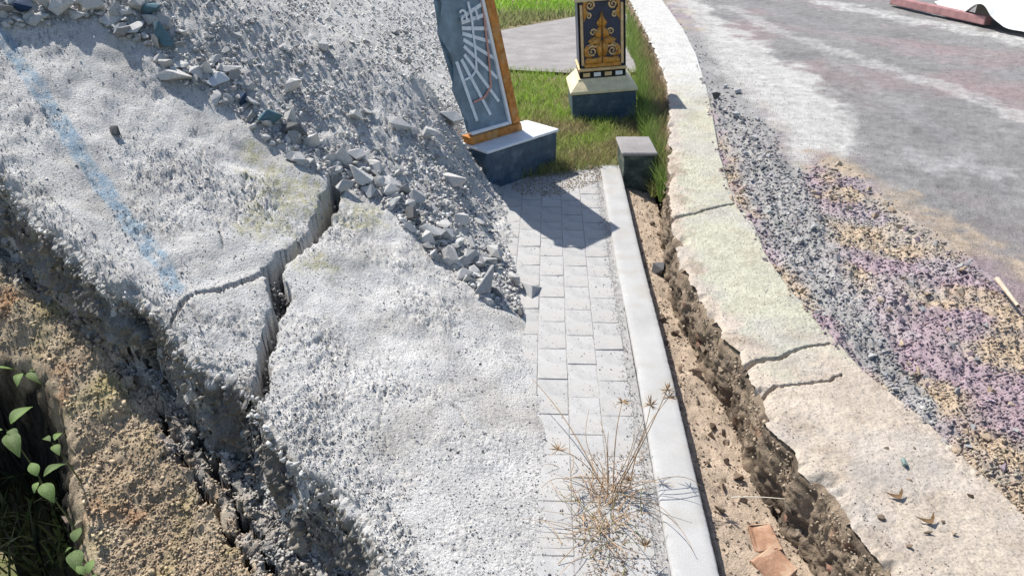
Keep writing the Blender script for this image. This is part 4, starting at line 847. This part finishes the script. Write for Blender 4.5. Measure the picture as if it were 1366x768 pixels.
# ================================================================== white tarpaulin and beam at the far road edge
b0, b1 = gp(1165, -6, ZW), gp(1366, 46, ZW); tdv = b1 - b0; tl_ = np.linalg.norm(tdv); tdv /= tl_; tn = A(-tdv[1], tdv[0], 0)
if tn[1] < 0: tn = -tn
tarp_o = gp(1243, 17, ZW)
na, nb_ = 130, 50; a_, b_ = np.meshgrid(np.linspace(0, 1, na), np.linspace(0, 1, nb_), indexing='ij'); a_ = a_.ravel(); b_ = b_.ravel()
Lt = 3.6; along = a_ * Lt
hem = .03 + .20 * (.5 - .5 * np.cos(2 * PI * (along - .30) / 1.05)) ** 1.6
zt_ = hem + (.85 - hem) * sstep(0, .55, b_) ; dep = .18 * (1 - sstep(0, .5, b_)) * 0 + b_ * 1.5 - .10 * np.sin(b_ * PI) + .05 * np.sin(along * 5.2) * (1 - b_)
pt = tarp_o + tdv * along[:, None] + tn * dep[:, None]; pt[:, 2] = ZW + zt_ + .03 * fbm(along, b_ * 2, 2.2, 3, 501)
tme = mesh_np('tarpaulin', pt - tarp_o, grid_quads(na, nb_), smooth=True)
to = ob('tarpaulin', tme, 'tarp', label='white tarpaulin with a wavy hem draped at the far road edge', cat='tarpaulin', loc=tarp_o)
md = to.modifiers.new('thickness', 'SOLIDIFY'); md.thickness = .006
def beam(name, u0, v0, u1, v1, w, h, m, lb, off=0, cat='beam'):
    q0, q1 = gp(u0, v0, ZW), gp(u1, v1, ZW); d = q1 - q0; l = np.linalg.norm(d); o = ob(name, None); bpy.data.objects.remove(o)
    bm = bmesh.new(); box_bm(bm, (0, 0, .0), (l, w, h), None, .01, 2); o = ob(name, bm_mesh(bm, name), m, label=lb, cat=cat, loc=q0 + A(0, 0, off)); o.rotation_euler = (0, 0, math.atan2(d[1], d[0])); return o
beam('timber_beam', 1186, 6, 1312, 34, .10, .09, 'redbeam', 'weathered reddish beam lying along the far road edge')
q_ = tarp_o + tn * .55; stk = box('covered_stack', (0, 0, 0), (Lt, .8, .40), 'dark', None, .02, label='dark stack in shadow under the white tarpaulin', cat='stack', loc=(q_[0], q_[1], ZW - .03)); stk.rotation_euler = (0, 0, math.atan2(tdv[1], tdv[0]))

# ================================================================== dry weed on the pavers
def stalk_pts(p0, p1, bow, n=9):
    t = np.linspace(0, 1, n)[:, None]; d = p1 - p0; return p0 + d * t + A(*bow) * np.sin(t * PI)
tb = gp(812, 668, 0)
weed = ob('dry_weed', None, label='dry brown weed with seed heads growing on the pavers by the kerb', cat='weed', loc=tb)
# stalks: base and tip pixel, height of the tip
for (u0, v0, u1, v1, z1_, r_, seed) in ((805, 650, 710, 505, .10, .0022, 0), (818, 652, 830, 536, .22, .0022, 1), (820, 652, 868, 540, .22, .002, 1), (822, 655, 890, 520, .26, .0022, 1), (840, 650, 892, 530, .24, .002, 1),
        (810, 655, 800, 560, .16, .0016, 0), (812, 660, 745, 600, .12, .0015, 1), (806, 665, 722, 650, .08, .0013, 0), (800, 660, 775, 598, .12, .0014, 0), (826, 655, 858, 560, .16, .0015, 0), (822, 660, 905, 700, .05, .0014, 0),
        (830, 655, 935, 648, .07, .0014, 0), (828, 660, 900, 648, .10, .0014, 0), (815, 690, 860, 728, .06, .0016, 1), (806, 700, 760, 720, .05, .0014, 0), (818, 676, 846, 640, .10, .0014, 0), (810, 640, 786, 545, .15, .0015, 0), (830, 660, 925, 735, .03, .0014, 0),
        (800, 670, 742, 668, .06, .0013, 0), (815, 650, 846, 570, .17, .0016, 0), (812, 645, 812, 575, .15, .0014, 0), (818, 690, 840, 640, .07, .0014, 1), (808, 690, 770, 740, .04, .0014, 0), (826, 700, 880, 690, .05, .0013, 0)):
    p0 = gp(u0, v0, .004); p1 = gp(u1, v1, z1_); v_, q_ = tube_np(stalk_pts(p0, p1, (rng.normal(0, .022), rng.normal(0, .012), rng.uniform(0, .045)), 10) - tb, np.linspace(r_, r_ * .5, 10), 5)
    st = ob('stalk', mesh_np('stalk', v_, q_), 'straw', weed)
    if seed:
        pp = []
        for k in range(16):
            d = A(*rng.normal(0, 1, 3)) * A(1, 1, .6) + A(0, 0, .5); d /= np.linalg.norm(d); pp.append(tube_np(stalk_pts(p1, p1 + d * rng.uniform(.018, .035), (0, 0, 0), 3) - tb, [.001, .0017, .0004], 4))
        ob('seed_head', mesh_np('seed_head', *merge(pp)), 'straw', st)
pp = []; pg = []
for k in range(100):
    c = gp(rng.normal(806, 22), rng.normal(690, 34), .003); d = A(rng.normal(0, .075), rng.normal(0, .065), rng.uniform(.006, .05))
    (pg if rng.random() < .14 else pp).append(tube_np(stalk_pts(c, c + d, (rng.normal(0, .012), rng.normal(0, .012), .008), 5) - tb, np.linspace(.0015, .0006, 5), 4))
ob('dead_blades', mesh_np('dead_blades', *merge(pp)), 'straw', weed, kind='stuff'); ob('green_blades', mesh_np('green_blades', *merge(pg)), 'greenstalk', weed, kind='stuff')
# litter of straw and dirt around the weed
n = 900; P = np.array([gp(rng.normal(818, 26), rng.uniform(600, 780), .003) for _ in range(n)])
ob('grit', scatter('grit', P, rng.uniform(.003, .009, n), rng.uniform(.5, 1.2, (n, 1)) * A(.40, .30, .21)), 'stone', kind='stuff', label='brown dirt crumbs around the dry weed', cat='grit')
def twig(u0, v0, u1, v1, z, r, m, name, lb, cat='straw', bow=.0):
    p0, p1 = gp(u0, v0, z), gp(u1, v1, z); v_, q_ = tube_np(stalk_pts(p0, p1, (0, bow, abs(bow) * .6), 9) - p0, np.linspace(r, r * .6, 9), 6); return ob(name, mesh_np(name, v_, q_), m, label=lb, cat=cat, loc=p0)
twig(975, 663, 1062, 667, .0, .0020, 'strawpale', 'straw', 'single pale straw bridging the drain', bow=.004)
twig(1330, 372, 1358, 408, ZW + .03, .011, 'wood', 'wood_sliver', 'pale sliver of wood on the gravel at the right', 'wood')
# dead leaf bits on the wall cap
for u, v, lb in ((1196, 662, 'dark dead leaf with two points on the wall cap'), (1238, 695, 'small curled brown leaf on the wall cap')):
    p = gp(u, v, ZW + .008); bm = bmesh.new(); w = .020
    pts = [(-1.3, .6, .3), (-.4, .0, .0), (.3, -.5, .1), (.9, .3, .3), (1.1, 1.1, .7), (.4, .3, .15), (-.2, .35, .1)]
    vs = [bm.verts.new(Vector(q) * w) for q in pts]; bm.faces.new(vs); bmesh.ops.triangulate(bm, faces=bm.faces); bmesh.ops.solidify(bm, geom=bm.faces, thickness=.002)
    ob('dead_leaf', bm_mesh(bm, 'dead_leaf'), 'deadleaf', label=lb, cat='leaf', loc=p)

# ================================================================== green plants in the hollow
P = np.concatenate([pxfill([(-20, 476), (66, 484), (84, 545), (98, 600), (98, 650), (120, 720), (130, 780), (-20, 780)], 420, -.45), pxfill([(0, 474), (60, 480), (80, 520), (60, 540), (0, 520)], 120, -.30)])
ob('undergrowth', blades('undergrowth', P, rng.uniform(.06, .22, len(P)), rng.uniform(.006, .022, len(P)), np.tile(A(.016, .024, .010), (len(P), 1)) * rng.uniform(.4, 1.6, (len(P), 1)), 1.2), 'grass', kind='stuff', label='dark tangled undergrowth in the shaded hollow', cat='undergrowth')  # near-black tint: the hollow's shade is put into the blade colour
def leaf_mesh(seed):
    r = np.random.default_rng(seed); n = 8; bm = bmesh.new(); rows = []
    for i in range(n):
        t = i / (n - 1); w = .235 * math.sin(PI * min((t * .96 + .02) ** .85, 1)) ** 1.1; z = .10 * math.sin(t * PI) - .22 * t * t
        rows.append([bm.verts.new((s * w, t, z + abs(s) * w * .35 + r.normal(0, .008))) for s in (-1, -.5, 0, .5, 1)])
    for r0, r1 in zip(rows, rows[1:]):
        for i in range(4): bm.faces.new([r0[i], r0[i + 1], r1[i + 1], r1[i]])
    me = bm_mesh(bm, 'leaf', True); me.materials.append(MATS['leaf']); return me
LM = [leaf_mesh(k) for k in range(3)]
PZ = float(G0(*[np.array([q]) for q in march(G0, 75, 520)[:2]])[0]) + .02; print('PZ', PZ)
def plant(u, v, z, leaves, lb):
    z = PZ; c = gp(u, v, z); base = c + A(rng.normal(0, .02), .05, -.55); o = ob('leafy_plant', None, label=lb, cat='plant', group='green plants in the dark hollow', loc=base)
    v_, q_ = tube_np(stalk_pts(base, c, (.02, .01, 0), 8) - base, np.linspace(.004, .002, 8), 6); ob('stem', mesh_np('stem', v_, q_), 'stem', o)
    for (du, dv_, s, az, el) in leaves:
        q = gp(u + du * .25, v + dv_ * .25, z); lf = ob('leaf', LM[int(rng.integers(0, 3))], None, o, loc=q - base)
        tgt = gp(u + du, v + dv_, z + el); d = Vector(tgt - q); s_ = d.length * rng.uniform(1.0, 1.45); lf.scale = (s_ * rng.uniform(1, 1.3), s_, s_)
        y_ = d.normalized(); x_ = y_.cross(Vector((0, 0, 1))).normalized(); z_ = x_.cross(y_); lf.rotation_euler = Matrix((x_, y_, z_)).transposed().to_euler()
plant(30, 494, -.20, [(-30, -8, 1, 0, .01), (-14, -14, 1, 0, .02), (34, -2, 1, 0, .0), (26, 14, 1, 0, -.01), (-8, 16, 1, 0, 0), (8, -18, 1, 0, .02)], 'leafy plant with a rosette of light green leaves, topmost in the hollow')
plant(92, 488, -.25, [(8, -8, 1, 0, .01), (-8, -4, 1, 0, .01), (6, 8, 1, 0, 0)], 'tiny green seedling on the soil right of the top plant')
plant(8, 572, -.22, [(26, -28, 1, 0, .02), (14, 8, 1, 0, 0), (-18, 4, 1, 0, 0), (12, 24, 1, 0, -.01)], 'plant with one long pointed green leaf at the left picture edge')
plant(52, 640, -.25, [(-10, -22, 1, 0, .02), (26, -20, 1, 0, .01), (16, 22, 1, 0, -.01), (-6, 12, 1, 0, 0)], 'plant with three green leaves in the middle of the hollow')
plant(98, 728, -.28, [(6, -22, 1, 0, .01), (4, 24, 1, 0, 0), (-10, 6, 1, 0, 0)], 'plant with narrow upright leaves near the bottom of the hollow')
plant(116, 770, -.28, [(6, -22, 1, 0, .01), (-12, -14, 1, 0, .01), (14, 0, 1, 0, 0)], 'lowest green plant cut by the bottom edge of the picture')
plant(70, 590, -.26, [(10, -12, 1, 0, .0), (-12, -8, 1, 0, 0), (8, 14, 1, 0, 0)], 'small dark green plant against the soil lip of the hollow')
